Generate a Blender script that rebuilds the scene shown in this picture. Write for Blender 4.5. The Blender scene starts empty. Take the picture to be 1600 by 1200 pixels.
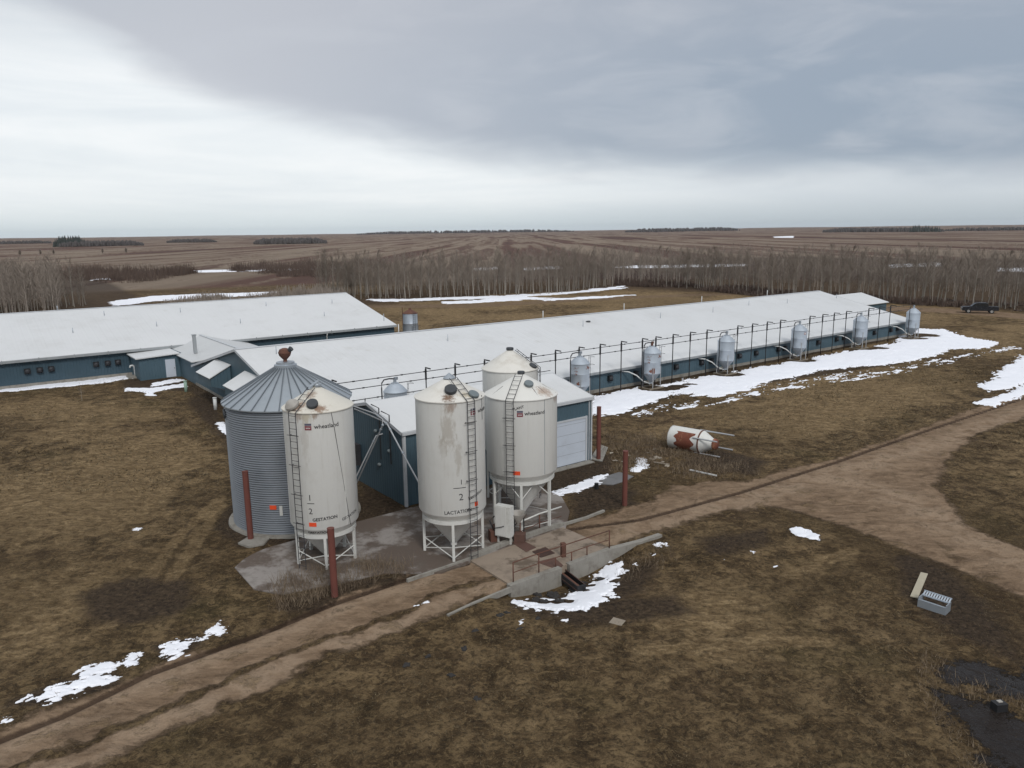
import bpy, math, random
import numpy as np
from mathutils import Vector, Matrix
HAZE = 1.7e-5
random.seed(7); rng = np.random.default_rng(7)
R = math.radians; PI = math.pi
sc = bpy.context.scene
COL = sc.collection
# ------------------------------------------------------------------ camera
cam_d = bpy.data.cameras.new('camera'); cam = bpy.data.objects.new('camera', cam_d); COL.objects.link(cam)
cam_d.sensor_width = 36; cam_d.lens = 1180/1600*36; cam_d.clip_start = .5; cam_d.clip_end = 60000
PIT = math.atan(238/1180); ROL = .012
fw = Vector((0, math.cos(PIT), -math.sin(PIT))); rt = Vector((1, 0, 0)); up = rt.cross(fw)
r2 = rt*math.cos(ROL)-up*math.sin(ROL); u2 = up*math.cos(ROL)+rt*math.sin(ROL)
M = Matrix((r2, u2, -fw)).transposed().to_4x4(); M.translation = (0, 0, 16)
cam.matrix_world = M
sc.camera = cam
sc.view_settings.view_transform = 'Standard'; sc.view_settings.look = 'None'
sc.view_settings.exposure = .18; sc.view_settings.gamma = 1
sc.cycles.use_denoising = True
sc.cycles.max_bounces = 5; sc.cycles.volume_bounces = 0
# ------------------------------------------------------------------ node helpers
class NT:
    def __init__(s, tree): s.t = tree; tree.nodes.clear()
    def n(s, kind, **kw):
        nd = s.t.nodes.new(kind)
        for k, v in kw.items(): setattr(nd, k, v)
        return nd
    def put(s, sock, v):
        if isinstance(v, bpy.types.NodeSocket): s.t.links.new(v, sock)
        elif v is not None:
            if isinstance(v, (tuple, list)) and len(v) == 3 and sock.type == 'RGBA': v = tuple(v)+(1,)
            sock.default_value = v
    def m(s, op, a, b=None, c=None, clamp=False):
        nd = s.n('ShaderNodeMath', operation=op); nd.use_clamp = clamp
        s.put(nd.inputs[0], a)
        if b is not None: s.put(nd.inputs[1], b)
        if c is not None: s.put(nd.inputs[2], c)
        return nd.outputs[0]
    def sstep(s, x, lo, hi):
        nd = s.n('ShaderNodeMapRange', interpolation_type='SMOOTHSTEP')
        s.put(nd.inputs[0], x); nd.inputs[1].default_value = lo; nd.inputs[2].default_value = hi
        return nd.outputs[0]
    def mix(s, f, a, b, mode='MIX'):
        nd = s.n('ShaderNodeMix', data_type='RGBA', blend_type=mode)
        s.put(nd.inputs[0], f); s.put(nd.inputs[6], a); s.put(nd.inputs[7], b); return nd.outputs[2]
    def noise(s, vec, scale, detail=3, rough=.55, dist=0):
        nd = s.n('ShaderNodeTexNoise'); s.put(nd.inputs['Vector'], vec)
        nd.inputs['Scale'].default_value = scale; nd.inputs['Detail'].default_value = detail
        nd.inputs['Roughness'].default_value = rough; nd.inputs['Distortion'].default_value = dist
        return nd.outputs['Fac']
    def xf(s, vec, loc=(0, 0, 0), rot=(0, 0, 0), sc_=(1, 1, 1)):
        nd = s.n('ShaderNodeMapping'); s.put(nd.inputs[0], vec)
        nd.inputs[1].default_value = loc; nd.inputs[2].default_value = rot; nd.inputs[3].default_value = sc_
        return nd.outputs[0]
    def ramp(s, f, stops):
        nd = s.n('ShaderNodeValToRGB'); s.put(nd.inputs[0], f); e = nd.color_ramp.elements
        while len(e) < len(stops): e.new(.5)
        for i, (p, c) in enumerate(stops): e[i].position = p; e[i].color = tuple(c)+(1,)
        return nd.outputs[0]
    def bump(s, h, dist, strength=1):
        nd = s.n('ShaderNodeBump'); s.put(nd.inputs['Height'], h)
        nd.inputs['Distance'].default_value = dist; nd.inputs['Strength'].default_value = strength
        return nd.outputs[0]
# ------------------------------------------------------------------ world: overcast sky with a darker cloud bank
w = bpy.data.worlds.new('World'); sc.world = w; w.use_nodes = True
t = NT(w.node_tree)
SUN_EL, SUN_AZ = R(42), R(158)          # azimuth from +Y towards +X
sky = t.n('ShaderNodeTexSky', sky_type='NISHITA'); sky.sun_disc = False; sky.sun_elevation = SUN_EL; sky.sun_rotation = SUN_AZ
tc = t.n('ShaderNodeTexCoord'); sep = t.n('ShaderNodeSeparateXYZ'); t.put(sep.inputs[0], tc.outputs['Generated'])
x, y, z = sep.outputs
hyp = t.m('SQRT', t.m('ADD', t.m('MULTIPLY', x, x), t.m('MULTIPLY', y, y)))
az = t.m('ARCTAN2', x, y)
tz = t.m('DIVIDE', z, t.m('MAXIMUM', hyp, .02))
cmb = t.n('ShaderNodeCombineXYZ'); t.put(cmb.inputs[0], t.m('MULTIPLY', az, 1.0)); t.put(cmb.inputs[1], t.m('MULTIPLY', tz, 3.2))
v1 = cmb.outputs[0]
n_big = t.noise(v1, 2.2, 4, .5, .6); n_mid = t.noise(t.xf(v1, (3, 1, 0)), 5.5, 6, .55, .5)
n_str = t.noise(t.xf(v1, rot=(0, 0, R(-18)), sc_=(1.0, 2.6, 1)), 1.9, 6, .6, .4)
edge = t.m('ADD', .030, t.m('MULTIPLY', .145, t.m('EXPONENT', t.m('MULTIPLY', -3.0, t.m('ADD', az, .44)))))
dv = t.m('SUBTRACT', tz, edge)
dv = t.m('ADD', dv, t.m('MULTIPLY', t.m('SUBTRACT', n_big, .5), .07))
dv = t.m('ADD', dv, t.m('MULTIPLY', t.m('SUBTRACT', n_mid, .5), .055))
dark = t.sstep(dv, -.010, .052)
dark = t.m('MULTIPLY', dark, t.sstep(tz, 2.2, .5))
right = t.sstep(az, -.55, .42)
bright_c = t.ramp(n_str, [(.28, (.66, .71, .75)), (.5, (.77, .805, .825)), (.68, (.87, .885, .89))])
bright_c = t.mix(t.m('MULTIPLY', t.sstep(az, -.1, .55), .62), bright_c, (.47, .52, .575))
bright_c = t.mix(t.sstep(tz, .05, 0), bright_c, t.mix(t.sstep(az, -.3, .5), (.60, .67, .70), (.43, .49, .53)))
dark_c = t.mix(right, (.52, .535, .575), (.29, .345, .42))
dark_c = t.mix(t.m('MULTIPLY', t.sstep(n_mid, .42, .72), .45), dark_c, (.52, .545, .59))
dark_c = t.mix(t.m('MULTIPLY', t.sstep(tz, .14, .34), .35), dark_c, (.47, .475, .51))
topleft = t.m('MULTIPLY', t.sstep(tz, .16, .30), t.sstep(az, -.2, -.6))
cl = t.mix(dark, bright_c, dark_c)
cl = t.mix(t.m('MULTIPLY', topleft, .75), cl, (.44, .48, .53))
cl = t.mix(t.sstep(tz, .6, 2.0), cl, (.80, .82, .85))       # the rest of the overcast overhead
bg = t.n('ShaderNodeBackground'); bg.inputs[1].default_value = .1
cl10 = t.mix(1.0, cl, (10, 10, 10), 'MULTIPLY')
t.put(bg.inputs[0], t.mix(.95, sky.outputs[0], cl10))
out = t.n('ShaderNodeOutputWorld'); t.put(out.inputs[0], bg.outputs[0])
# ------------------------------------------------------------------ sun
sd = bpy.data.lights.new('sun', 'SUN'); sd.energy = 1.5; sd.angle = R(14); sd.color = (1, .97, .93)
so = bpy.data.objects.new('sun', sd); COL.objects.link(so)
sv = Vector((math.sin(SUN_AZ)*math.cos(SUN_EL), math.cos(SUN_AZ)*math.cos(SUN_EL), math.sin(SUN_EL)))
so.rotation_euler = sv.to_track_quat('Z', 'Y').to_euler()

# ------------------------------------------------------------------ numpy noise
def _h(ix, iy, s):
    n = (ix.astype(np.int64)*374761393+iy.astype(np.int64)*668265263+s*974634777) & 0xffffffff
    n = ((n ^ (n >> 13))*1274126177) & 0xffffffff
    return ((n ^ (n >> 16)) & 0xffff)/65535.
def vnoise(x, y, s=0):
    ix = np.floor(x); iy = np.floor(y); fx = x-ix; fy = y-iy
    fx = fx*fx*(3-2*fx); fy = fy*fy*(3-2*fy)
    a = _h(ix, iy, s); b = _h(ix+1, iy, s); c = _h(ix, iy+1, s); d = _h(ix+1, iy+1, s)
    return (a*(1-fx)+b*fx)*(1-fy)+(c*(1-fx)+d*fx)*fy
def fbm(x, y, o=4, s=0):
    r = 0; a = .5; t_ = 0
    for i in range(o):
        r = r+a*vnoise(x*2**i+17.3*i, y*2**i+9.1*i, s+i); t_ += a; a *= .55
    return r/t_
def sdist(poly, X, Y, closed=True):
    """signed distance (positive inside) to a polygon, or distance to a polyline"""
    d2 = np.full(X.shape, 1e12); ins = np.zeros(X.shape, bool); n = len(poly)
    for i in range(n if closed else n-1):
        ax, ay = poly[i][:2]; bx, by = poly[(i+1) % n][:2]
        ex, ey = bx-ax, by-ay; wx, wy = X-ax, Y-ay
        tt = np.clip((wx*ex+wy*ey)/(ex*ex+ey*ey+1e-12), 0, 1)
        d2 = np.minimum(d2, (wx-ex*tt)**2+(wy-ey*tt)**2)
        if closed:
            c = ((ay > Y) != (by > Y)) & (X < (bx-ax)*(Y-ay)/((by-ay) if by != ay else 1e-9)+ax)
            ins ^= c
    d = np.sqrt(d2)
    return np.where(ins, d, -d) if closed else d
# ------------------------------------------------------------------ measured outlines on the ground (metres)
ROAD = [(-20.91,15.99),(-18.25,19.71),(-17.09,22.28),(-15.69,23.52),(-13.81,25.92),(-10.63,28.40),(-7.13,31.98),(-4.98,33.43),(-2.18,35.21),(-0.10,37.04),(2.74,39.40),(4.85,40.87),(7.97,42.95),(10.10,45.77),(12.78,46.68),(14.83,46.60),(22.48,51.05),(34.09,59.99),(50.68,73.05),(115.05,122.56),(255.31,201.42),(226.93,178.68),(91.56,96.91),(43.55,62.35),(36.64,57.27),(30.89,51.17),(26.54,45.18),(24.83,39.64),(25.52,35.33),(27.88,27.42),(23.15,22.25),(22.30,30.50),(21.11,33.27),(19.60,36.29),(17.69,39.58),(15.00,42.17),(11.31,41.05),(8.26,38.68),(4.95,36.48),(2.39,34.27),(-0.26,32.31),(-2.87,29.86),(-6.22,27.33),(-9.64,24.03),(-13.32,20.45),(-17.34,15.58)]
PALE = [[(-18.66,30.08),(-17.46,33.42),(-18.30,39.32),(-18.20,44.18)], [(-17.10,28.71),(-16.10,32.08),(-16.86,37.53),(-17.66,43.27)], [(-24.31,45.79),(-25.90,49.74),(-28.63,55.26)], [(-26.16,36.98),(-28.63,42.57),(-28.18,44.75)], [(19.07,66.46),(31.87,73.52),(43.66,80.18)], [(12.81,32.95),(17.05,35.73)], [(4.82,26.53),(8.77,27.37),(12.20,27.05)]]
GROOVE = [(-18.99,19.46),(-16.76,21.79),(-15.42,23.06),(-13.63,25.53),(-10.55,28.15),(-8.01,30.73),(-4.95,33.22),(-2.32,34.77)]
GROOVE2 = [(2.70,38.85),(7.12,40.21),(11.39,42.83),(14.24,44.66),(22.11,50.17),(33.34,58.60),(48.41,69.65),(104.95,111.54)]
MIDSTRIP = [(-16.70,18.92),(-13.04,22.67),(-9.80,25.87),(-6.91,28.22),(-3.02,31.75),(-1.02,33.32)]
TRK1 = [(-17.59,20.10),(-15.18,22.64),(-12.27,26.01),(-8.29,29.55),(-3.19,33.86),(-1.39,35.34)]
TRK2 = [(-14.65,20.05),(-12.76,22.10),(-9.55,25.12),(-6.31,27.81),(-2.95,30.84),(-0.41,32.97)]
TRK3 = [(4.57,36.90),(9.36,40.52),(14.77,43.83),(22.31,48.58),(32.96,55.22),(45.37,65.09)]
TRK4 = [(20.91,47.28),(23.22,43.53),(23.89,38.02),(24.64,34.01)]
FARROAD = [(65.95,176.55),(77.17,156.55),(86.77,150.07),(95.04,139.56),(115.05,122.56),(108.77,115.70),(89.19,130.79),(82.27,142.13),(72.45,146.79),(63.61,170.21)]
FARROAD2 = [(-38.05,173.96),(-8.58,173.32),(32.46,190.52),(63.21,196.10),(60.73,188.33),(30.63,179.70),(-8.02,161.48),(-36.11,164.87)]
SLAB = [(-13.68,34.50),(-13.58,35.38),(-13.32,36.06),(-12.89,36.76),(-12.22,37.31),(-11.11,38.21),(-8.78,40.33),(-6.15,42.35),(-4.00,43.91),(-1.22,45.94),(1.56,46.08),(2.97,43.90),(3.26,41.52),(2.85,39.03),(1.60,37.66),(-0.20,36.39),(-2.16,34.91),(-3.48,33.66),(-6.24,33.67),(-8.43,32.52),(-10.54,31.63),(-11.96,32.17)]
YARD_DARK = [(-11.17,49.18),(-6.15,42.35),(-8.78,40.33),(-8.53,42.97),(-10.83,46.53)]
MUCK = [[(3.51,44.80),(6.03,49.21),(7.87,44.65),(7.12,42.44),(4.68,40.97),(3.04,38.66)], [(-10.38,48.46),(-6.22,42.89),(-1.68,44.99),(-1.35,48.12),(4.41,50.72),(7.51,53.74),(6.71,47.82),(3.11,44.82),(-1.61,42.73),(-5.92,40.62),(-8.52,39.02)],
 [(-9.75,31.92),(-7.43,33.49),(-3.23,34.43),(-2.00,34.76),(-4.89,32.75),(-7.80,29.82),(-9.93,29.59),(-10.84,30.74)], [(9.73,37.58),(13.86,38.78),(13.48,36.63),(10.42,35.15),(9.35,35.33)], [(-0.69,31.38),(2.54,28.76),(5.61,31.22),(7.56,35.23),(5.02,35.31),(2.89,32.88)],
 [(-42.82,85.66),(-37.17,84.53),(-33.45,77.30),(-42.07,79.79),(-43.92,83.45)], [(-20.12,32.19),(-18.56,33.79),(-15.31,33.36),(-13.86,30.53),(-16.29,28.69),(-18.35,29.52)], [(11.52,50.44),(15.93,47.47),(17.93,50.93),(15.22,54.25)], [(-33.31,78.60),(-27.28,68.87),(-20.65,55.78),(-19.41,50.92),(-23.08,57.69),(-31.81,71.80)],
 [(-0.12,30.19),(2.49,28.25),(8.02,29.43),(7.32,31.18),(4.47,31.25)], [(18.96,35.68),(20.99,34.12),(20.32,29.14),(20.04,27.11),(18.86,25.35),(17.33,27.66),(16.91,30.93)]]
DRY = [[(-55.00,70.31),(-47.14,75.57),(-30.03,69.01),(-22.64,55.87),(-17.45,42.21),(-16.07,33.72),(-16.17,27.93),(-18.31,24.12),(-20.33,23.79)], [(7.85,64.60),(24.25,77.86),(55.66,99.75),(69.66,101.50),(52.73,76.13),(37.09,65.52),(19.81,52.41),(15.69,55.98),(9.83,56.24)], [(12.56,35.86),(17.73,36.51),(16.07,30.95),(12.32,29.33)], [(34.95,56.97),(50.84,64.81),(28.77,35.39),(27.66,40.72)], [(45.23,139.60),(88.59,129.88),(77.86,100.84),(64.08,115.27)], [(-23.37,38.58),(-19.43,43.33),(-16.35,37.52),(-16.70,30.03),(-19.10,28.50)], [(6.53,33.12),(11.32,32.99),(10.87,26.85),(6.85,24.78),(5.14,28.44)]]
WET = [[(15.81,25.63),(16.89,26.04),(18.73,25.14),(20.03,23.73),(19.23,22.67),(17.57,23.41),(16.49,23.80),(15.48,24.40)], [(14.82,23.84),(16.00,23.37),(17.07,22.03),(18.03,21.07),(16.02,18.39),(14.00,19.17),(14.47,22.25)]]
RUTS = [[(-30.57,42.64),(-28.67,45.94),(-25.93,50.45),(-22.15,53.34)], [(-31.30,43.73),(-29.26,46.95),(-26.51,51.65),(-22.60,54.50)], [(-20.58,27.55),(-18.94,30.09),(-18.28,34.48),(-18.52,40.26),(-19.15,45.61)], [(-18.67,26.15),(-17.64,28.72),(-17.00,33.07),(-17.21,38.40)], [(5.31,25.22),(8.70,24.74),(12.70,25.91),(16.31,27.20)], [(2.02,22.65),(6.43,23.09),(10.55,22.49),(13.03,21.16)], [(20.21,66.40),(32.12,74.13),(45.00,80.10)], [(8.58,54.54),(17.14,55.92),(29.35,63.52)], [(-46.94,67.35),(-44.34,71.92),(-43.68,80.23)], [(-49.41,71.09),(-47.14,75.57),(-45.49,81.03)], [(46.37,76.51),(52.60,87.58),(60.35,102.26)], [(45.47,73.35),(52.33,85.47),(58.82,97.84)], [(-35.04,49.39),(-31.79,52.94),(-27.98,57.91)], [(-16.69,33.74),(-17.74,38.41),(-18.29,44.41)], [(-24.93,47.04),(-26.30,50.47),(-28.55,54.42)], [(11.38,29.35),(14.76,32.56),(17.31,34.22)], [(14.46,36.61),(19.74,40.98)], [(11.37,41.26),(17.18,42.96),(19.02,41.00),(19.50,38.15)], [(2.39,27.04),(6.24,27.43),(9.88,26.87),(13.05,27.27)]]
SNOWNEAR = [([(7.72,71.91),(30.28,87.82),(53.52,104.02),(63.66,119.19),(66.35,110.74),(45.96,88.93),(27.23,78.71),(16.69,74.09),(9.67,65.46),(7.27,67.07)], 1.6), ([(-17.65,23.81),(-16.41,25.18),(-15.42,26.08),(-14.66,24.90),(-16.06,23.78)], .8), ([(-14.13,27.31),(-13.08,27.96),(-12.73,27.38),(-13.15,26.25)], .8), ([(0.12,31.30),(2.66,32.69),(5.54,35.60),(4.74,32.83),(2.82,30.40),(0.86,30.28)], 1.5), ([(14.91,38.29),(15.93,38.53),(15.90,37.06)], .6)]
BINMUCK = [(15.33,77.72),(24.82,84.85),(34.15,88.86),(45.85,98.30),(57.98,107.43),(17.60,78.26),(7.46,74.93)]
WALL = [(-0.26,32.31),(4.92,36.32),(7.74,37.81)]       # foot of the pad's edge; the ground falls away south of it
STRAWYARD = [(-35.03,173.58),(-16.24,195.62),(10.75,206.40),(33.13,222.32),(59.57,184.67),(79.78,161.93),(97.89,143.83),(130.80,109.17),(77.48,63.42),(52.73,76.13),(40.04,93.09),(10.35,120.19),(-20.88,123.04)]
def soft(d, wd): return np.clip(d/wd+.5, 0, 1)
def ground_h(X, Y):
    X = np.asarray(X, float); Y = np.asarray(Y, float); r = np.hypot(X, Y)
    h = (fbm(X*.35, Y*.35, 4, 3)-.5)*.16+(fbm(X*1.6, Y*1.6, 3, 8)-.5)*.07
    flat = soft(sdist(SLAB, X, Y), 1.2)
    road = soft(sdist(ROAD, X, Y), 1.)
    h = h*(1-.75*road)*(1-flat)-.02*flat
    g = np.minimum(sdist(GROOVE, X, Y, False), sdist(GROOVE2, X, Y, False))
    h = h-.10*np.exp(-(g/.14)**2)
    # pit beside the loading pad: only south of the wall line
    ax, ay = WALL[0]; bx, by = WALL[1]; L = math.hypot(bx-ax, by-ay)
    s = ((X-ax)*(bx-ax)+(Y-ay)*(by-ay))/L; d = -((X-ax)*(by-ay)-(Y-ay)*(bx-ax))/L*-1
    south = d > -.02
    prof = np.exp(-((np.clip(d, 0, None))/2.6)**2)*np.clip(1-(np.abs(s-L*.5)/(L*.72))**2, 0, 1)
    h = h-np.where(south, .85*prof, 0)
    near = np.clip((r-150)/600, 0, 1)
    h = h+near*(fbm(X/900., Y/900., 3, 21)-.55)*9*np.clip(r/3000, 0, 1.6)
    ang = np.arctan2(X, Y)
    h = h+np.clip((r-3500)/7000, 0, 1)*(10+10*np.sin(ang*3.1+.4)+24*(fbm(X/2600., Y/2600., 3, 5)-.4))
    return h
# ------------------------------------------------------------------ object helpers
def tag(o, label=None, cat=None, group=None, kind=None):
    for k, v in (('label', label), ('category', cat), ('group', group), ('kind', kind)):
        if v: o[k] = v
    return o
def thing(name, label, cat, loc=(0, 0, 0), rz=0, group=None):
    o = bpy.data.objects.new(name, None); COL.objects.link(o); o.empty_display_size = .3
    o.location = loc; o.rotation_euler = (0, 0, rz); return tag(o, label, cat, group)
class MB:
    def __init__(s): s.v = []; s.f = []
    def add(s, vs, fs):
        b = len(s.v); s.v += [tuple(p) for p in vs]; s.f += [tuple(i+b for i in f) for f in fs]; return s
    def box(s, c, d, rz=0, mat=None):
        hx, hy, hz = d[0]/2, d[1]/2, d[2]/2
        vs = [Vector((sx*hx, sy*hy, sz*hz)) for sz in (-1, 1) for sx, sy in ((-1, -1), (1, -1), (1, 1), (-1, 1))]
        m = mat if mat else Matrix.Rotation(rz, 3, 'Z'); vs = [m @ p+Vector(c) for p in vs]
        return s.add(vs, [(3, 2, 1, 0), (4, 5, 6, 7), (0, 1, 5, 4), (1, 2, 6, 5), (2, 3, 7, 6), (3, 0, 4, 7)])
    def bb(s, x0, x1, y0, y1, z0, z1): return s.box(((x0+x1)/2, (y0+y1)/2, (z0+z1)/2), (abs(x1-x0), abs(y1-y0), abs(z1-z0)))
    def cyl(s, a, b, r0, r1=None, n=12, caps=True):
        r1 = r0 if r1 is None else r1; a = Vector(a); b = Vector(b); q = (b-a).to_track_quat('Z', 'Y').to_matrix()
        vs = [a+q @ Vector((math.cos(2*PI*i/n)*r0, math.sin(2*PI*i/n)*r0, 0)) for i in range(n)]
        vs += [b+q @ Vector((math.cos(2*PI*i/n)*r1, math.sin(2*PI*i/n)*r1, 0)) for i in range(n)]
        fs = [(i, (i+1) % n, n+(i+1) % n, n+i) for i in range(n)]
        if caps: fs += [tuple(range(n-1, -1, -1)), tuple(range(n, 2*n))]
        return s.add(vs, fs)
    def tube(s, pts, r, n=8):
        pts = [Vector(p) for p in pts]; vs = []; fs = []
        for k, p in enumerate(pts):
            d = (pts[min(k+1, len(pts)-1)]-pts[max(k-1, 0)]).normalized()
            ref = Vector((0, 0, 1)) if abs(d.z) < .95 else Vector((1, 0, 0))
            u = d.cross(ref).normalized(); v = d.cross(u)
            vs += [p+(u*math.cos(2*PI*i/n)+v*math.sin(2*PI*i/n))*r for i in range(n)]
        for k in range(len(pts)-1):
            fs += [(k*n+i, k*n+(i+1) % n, (k+1)*n+(i+1) % n, (k+1)*n+i) for i in range(n)]
        fs += [tuple(range(n)), tuple(range(len(pts)*n-1, (len(pts)-1)*n-1, -1))]
        return s.add(vs, fs)
    def lathe(s, prof, n=48, c=(0, 0), cap0=False, cap1=False):
        vs = [(c[0]+r*math.cos(2*PI*i/n), c[1]+r*math.sin(2*PI*i/n), z) for r, z in prof for i in range(n)]
        fs = [(k*n+i, k*n+(i+1) % n, (k+1)*n+(i+1) % n, (k+1)*n+i) for k in range(len(prof)-1) for i in range(n)]
        if cap0: fs.append(tuple(range(n-1, -1, -1)))
        if cap1: fs.append(tuple(range((len(prof)-1)*n, len(prof)*n)))
        return s.add(vs, fs)
    def prism(s, poly, z0, z1):
        n = len(poly); a = sum(poly[i][0]*poly[(i+1) % n][1]-poly[(i+1) % n][0]*poly[i][1] for i in range(n))
        if a < 0: poly = poly[::-1]
        vs = [(p[0], p[1], z0) for p in poly]+[(p[0], p[1], z1) for p in poly]
        return s.add(vs, [(i, (i+1) % n, n+(i+1) % n, n+i) for i in range(n)]+[tuple(range(n-1, -1, -1)), tuple(range(n, 2*n))])
    def extr(s, prof, x0, x1):      # profile in (y,z), extruded along x
        n = len(prof); vs = [(x0, a, b) for a, b in prof]+[(x1, a, b) for a, b in prof]
        return s.add(vs, [(i, (i+1) % n, n+(i+1) % n, n+i) for i in range(n)]+[tuple(range(n-1, -1, -1)), tuple(range(n, 2*n))])
    def slab(s, quad, th):          # a sheet through four 3-D corners with thickness downward
        q = [Vector(p) for p in quad]; nn = (q[1]-q[0]).cross(q[3]-q[0]).normalized()
        if nn.z < 0: nn = -nn
        lo = [p-nn*th for p in q]
        return s.add(q+lo, [(0, 1, 2, 3), (7, 6, 5, 4), (0, 4, 5, 1), (1, 5, 6, 2), (2, 6, 7, 3), (3, 7, 4, 0)])
    def ico(s, c, r, sub=0, jit=0.):
        import bmesh
        bm = bmesh.new(); bmesh.ops.create_icosphere(bm, subdivisions=sub+1, radius=1)
        r = r if isinstance(r, (tuple, list)) else (r, r, r)
        vs = [(c[0]+v.co.x*r[0]*(1+random.uniform(-jit, jit)), c[1]+v.co.y*r[1]*(1+random.uniform(-jit, jit)), c[2]+v.co.z*r[2]*(1+random.uniform(-jit, jit))) for v in bm.verts]
        fs = [tuple(v.index for v in f.verts) for f in bm.faces]; bm.free(); return s.add(vs, fs)
    def mesh(s, name, mat, smooth=False):
        me = bpy.data.meshes.new(name); me.from_pydata(s.v, [], s.f); me.materials.append(mat)
        if smooth == 'auto':
            me.polygons.foreach_set('use_smooth', [True]*len(me.polygons)); me.set_sharp_from_angle(angle=R(35))
        elif smooth: me.polygons.foreach_set('use_smooth', [True]*len(me.polygons))
        import bmesh
        bm = bmesh.new(); bm.from_mesh(me); bmesh.ops.recalc_face_normals(bm, faces=bm.faces); bm.to_mesh(me); bm.free()
        return me
    def build(s, name, mat, parent=None, smooth=False, label=None):
        o = bpy.data.objects.new(name, s.mesh(name, mat, smooth)); COL.objects.link(o)
        if parent: o.parent = parent
        if label: o['label'] = label
        return o
def np_mesh(name, V, F, mat, k=4, smooth=False):
    me = bpy.data.meshes.new(name); V = np.asarray(V, np.float32); F = np.asarray(F, np.int32)
    me.vertices.add(len(V)); me.vertices.foreach_set('co', V.ravel())
    me.loops.add(F.size); me.loops.foreach_set('vertex_index', F.ravel())
    me.polygons.add(len(F)); me.polygons.foreach_set('loop_start', np.arange(0, F.size, k, dtype=np.int32))
    me.polygons.foreach_set('loop_total', np.full(len(F), k, np.int32))
    if smooth: me.polygons.foreach_set('use_smooth', np.ones(len(F), bool))
    me.update(); me.validate(); me.materials.append(mat); return me
def link(name, me, parent=None):
    o = bpy.data.objects.new(name, me); COL.objects.link(o)
    if parent: o.parent = parent
    return o
def copy_tree(o, parent=None):
    c = o.copy(); COL.objects.link(c); c.parent = parent
    for ch in list(o.children): copy_tree(ch, c)
    return c
# ------------------------------------------------------------------ materials
def mat(name, col, rough=.6, metal=0, var=.12, scale=1.5, bump=0, bscale=8, stain=None, stain_s=.6, stain_t=(.55, .7), ribs=None, rib_d=.02, streak=None, spec=.4, coord='Object', grime=None, spots=()):
    m = bpy.data.materials.new(name); m.use_nodes = True; t = NT(m.node_tree)
    tc = t.n('ShaderNodeTexCoord'); v = tc.outputs[coord]
    c = t.mix(t.noise(v, scale, 5, .6), tuple(k*(1-var) for k in col), tuple(min(1, k*(1+var)) for k in col))
    c = t.mix(t.m('MULTIPLY', t.noise(v, scale*14, 3), var*1.2), c, tuple(k*.5 for k in col))
    if streak:      # vertical run-down marks
        sv_ = t.xf(v, sc_=(5, 5, .35)); c = t.mix(t.m('MULTIPLY', t.sstep(t.noise(sv_, 1.3, 5, .65), .5, .78), streak[1]), c, streak[0])
    if stain: c = t.mix(t.sstep(t.noise(v, stain_s, 7, .68), *stain_t), c, stain)
    if grime: c = t.mix(t.m('MULTIPLY', t.sstep(t.noise(t.xf(v, (5, 2, 1)), grime[1], 8, .7), .45, .75), grime[2]), c, grime[0])
    for (px_, py_, pz_, rx_, rz_, sc2, amt) in spots:     # rust or dirt round a fitting: centre, sideways reach, upright reach
        q = t.xf(v, (-px_/rx_, -py_/rx_, -pz_/rz_), (0, 0, 0), (1/rx_, 1/rx_, 1/rz_)); ln_ = t.n('ShaderNodeVectorMath', operation='LENGTH'); t.put(ln_.inputs[0], q)
        nn_ = t.noise(t.xf(v, sc_=(3.2, 3.2, 1.2 if rz_ > rx_ else 3.2)), 2.2, 6, .7); k_ = t.m('ADD', t.m('SUBTRACT', 1, ln_.outputs['Value']), t.m('MULTIPLY', t.m('SUBTRACT', nn_, .5), 2.2))
        c = t.mix(t.m('MULTIPLY', t.sstep(k_, .1, .75), amt), c, sc2)
    p = t.n('ShaderNodeBsdfPrincipled'); t.put(p.inputs['Base Color'], c)
    rr = t.m('ADD', rough-.08, t.m('MULTIPLY', t.noise(v, scale*3, 3), .16)); t.put(p.inputs['Roughness'], rr)
    p.inputs['Metallic'].default_value = metal; p.inputs['Specular IOR Level'].default_value = spec
    if ribs:
        sp = t.n('ShaderNodeSeparateXYZ'); t.put(sp.inputs[0], v)
        q = t.m('ADD', sp.outputs[0], sp.outputs[1]) if ribs[1] == 'xy' else sp.outputs['xyz'.index(ribs[1])]
        fr = t.m('PINGPONG', q, ribs[0]/2); h = t.sstep(fr, ribs[0]*.30, ribs[0]*.46)
        t.put(p.inputs['Normal'], t.bump(h, rib_d))
    elif bump: t.put(p.inputs['Normal'], t.bump(t.noise(v, bscale, 5, .6), bump))
    o = t.n('ShaderNodeOutputMaterial'); t.put(o.inputs[0], p.outputs[0]); return m
roof_m = mat('white_metal_roof', (.61, .618, .62), .42, 0, .05, .12, ribs=(.9, 'x'), rib_d=.009, stain=(.53, .53, .515), stain_s=.5, stain_t=(.60, .75), grime=((.47, .47, .455), .25, .45))
roof_y = mat('white_metal_roof_crosswise', (.52, .53, .53), .45, 0, .06, .2, ribs=(.9, 'y'), rib_d=.012, grime=((.45, .45, .44), .3, .4))
teal = mat('blue_green_siding', (.068, .115, .145), .5, 0, .1, .5, ribs=(.3, 'xy'), rib_d=.02, grime=((.06, .09, .10), .4, .4))
teal_d = mat('dark_blue_siding', (.045, .080, .105), .5, 0, .12, .5, ribs=(.3, 'xy'), rib_d=.02, grime=((.04, .06, .07), .4, .4))
trim = mat('pale_trim_metal', (.50, .52, .54), .45, 0, .08, 1, grime=((.3, .3, .29), 1, .4))
grey_fascia = mat('grey_fascia', (.30, .32, .33), .55, 0, .15, .6, grime=((.16, .16, .15), .8, .5))
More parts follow.
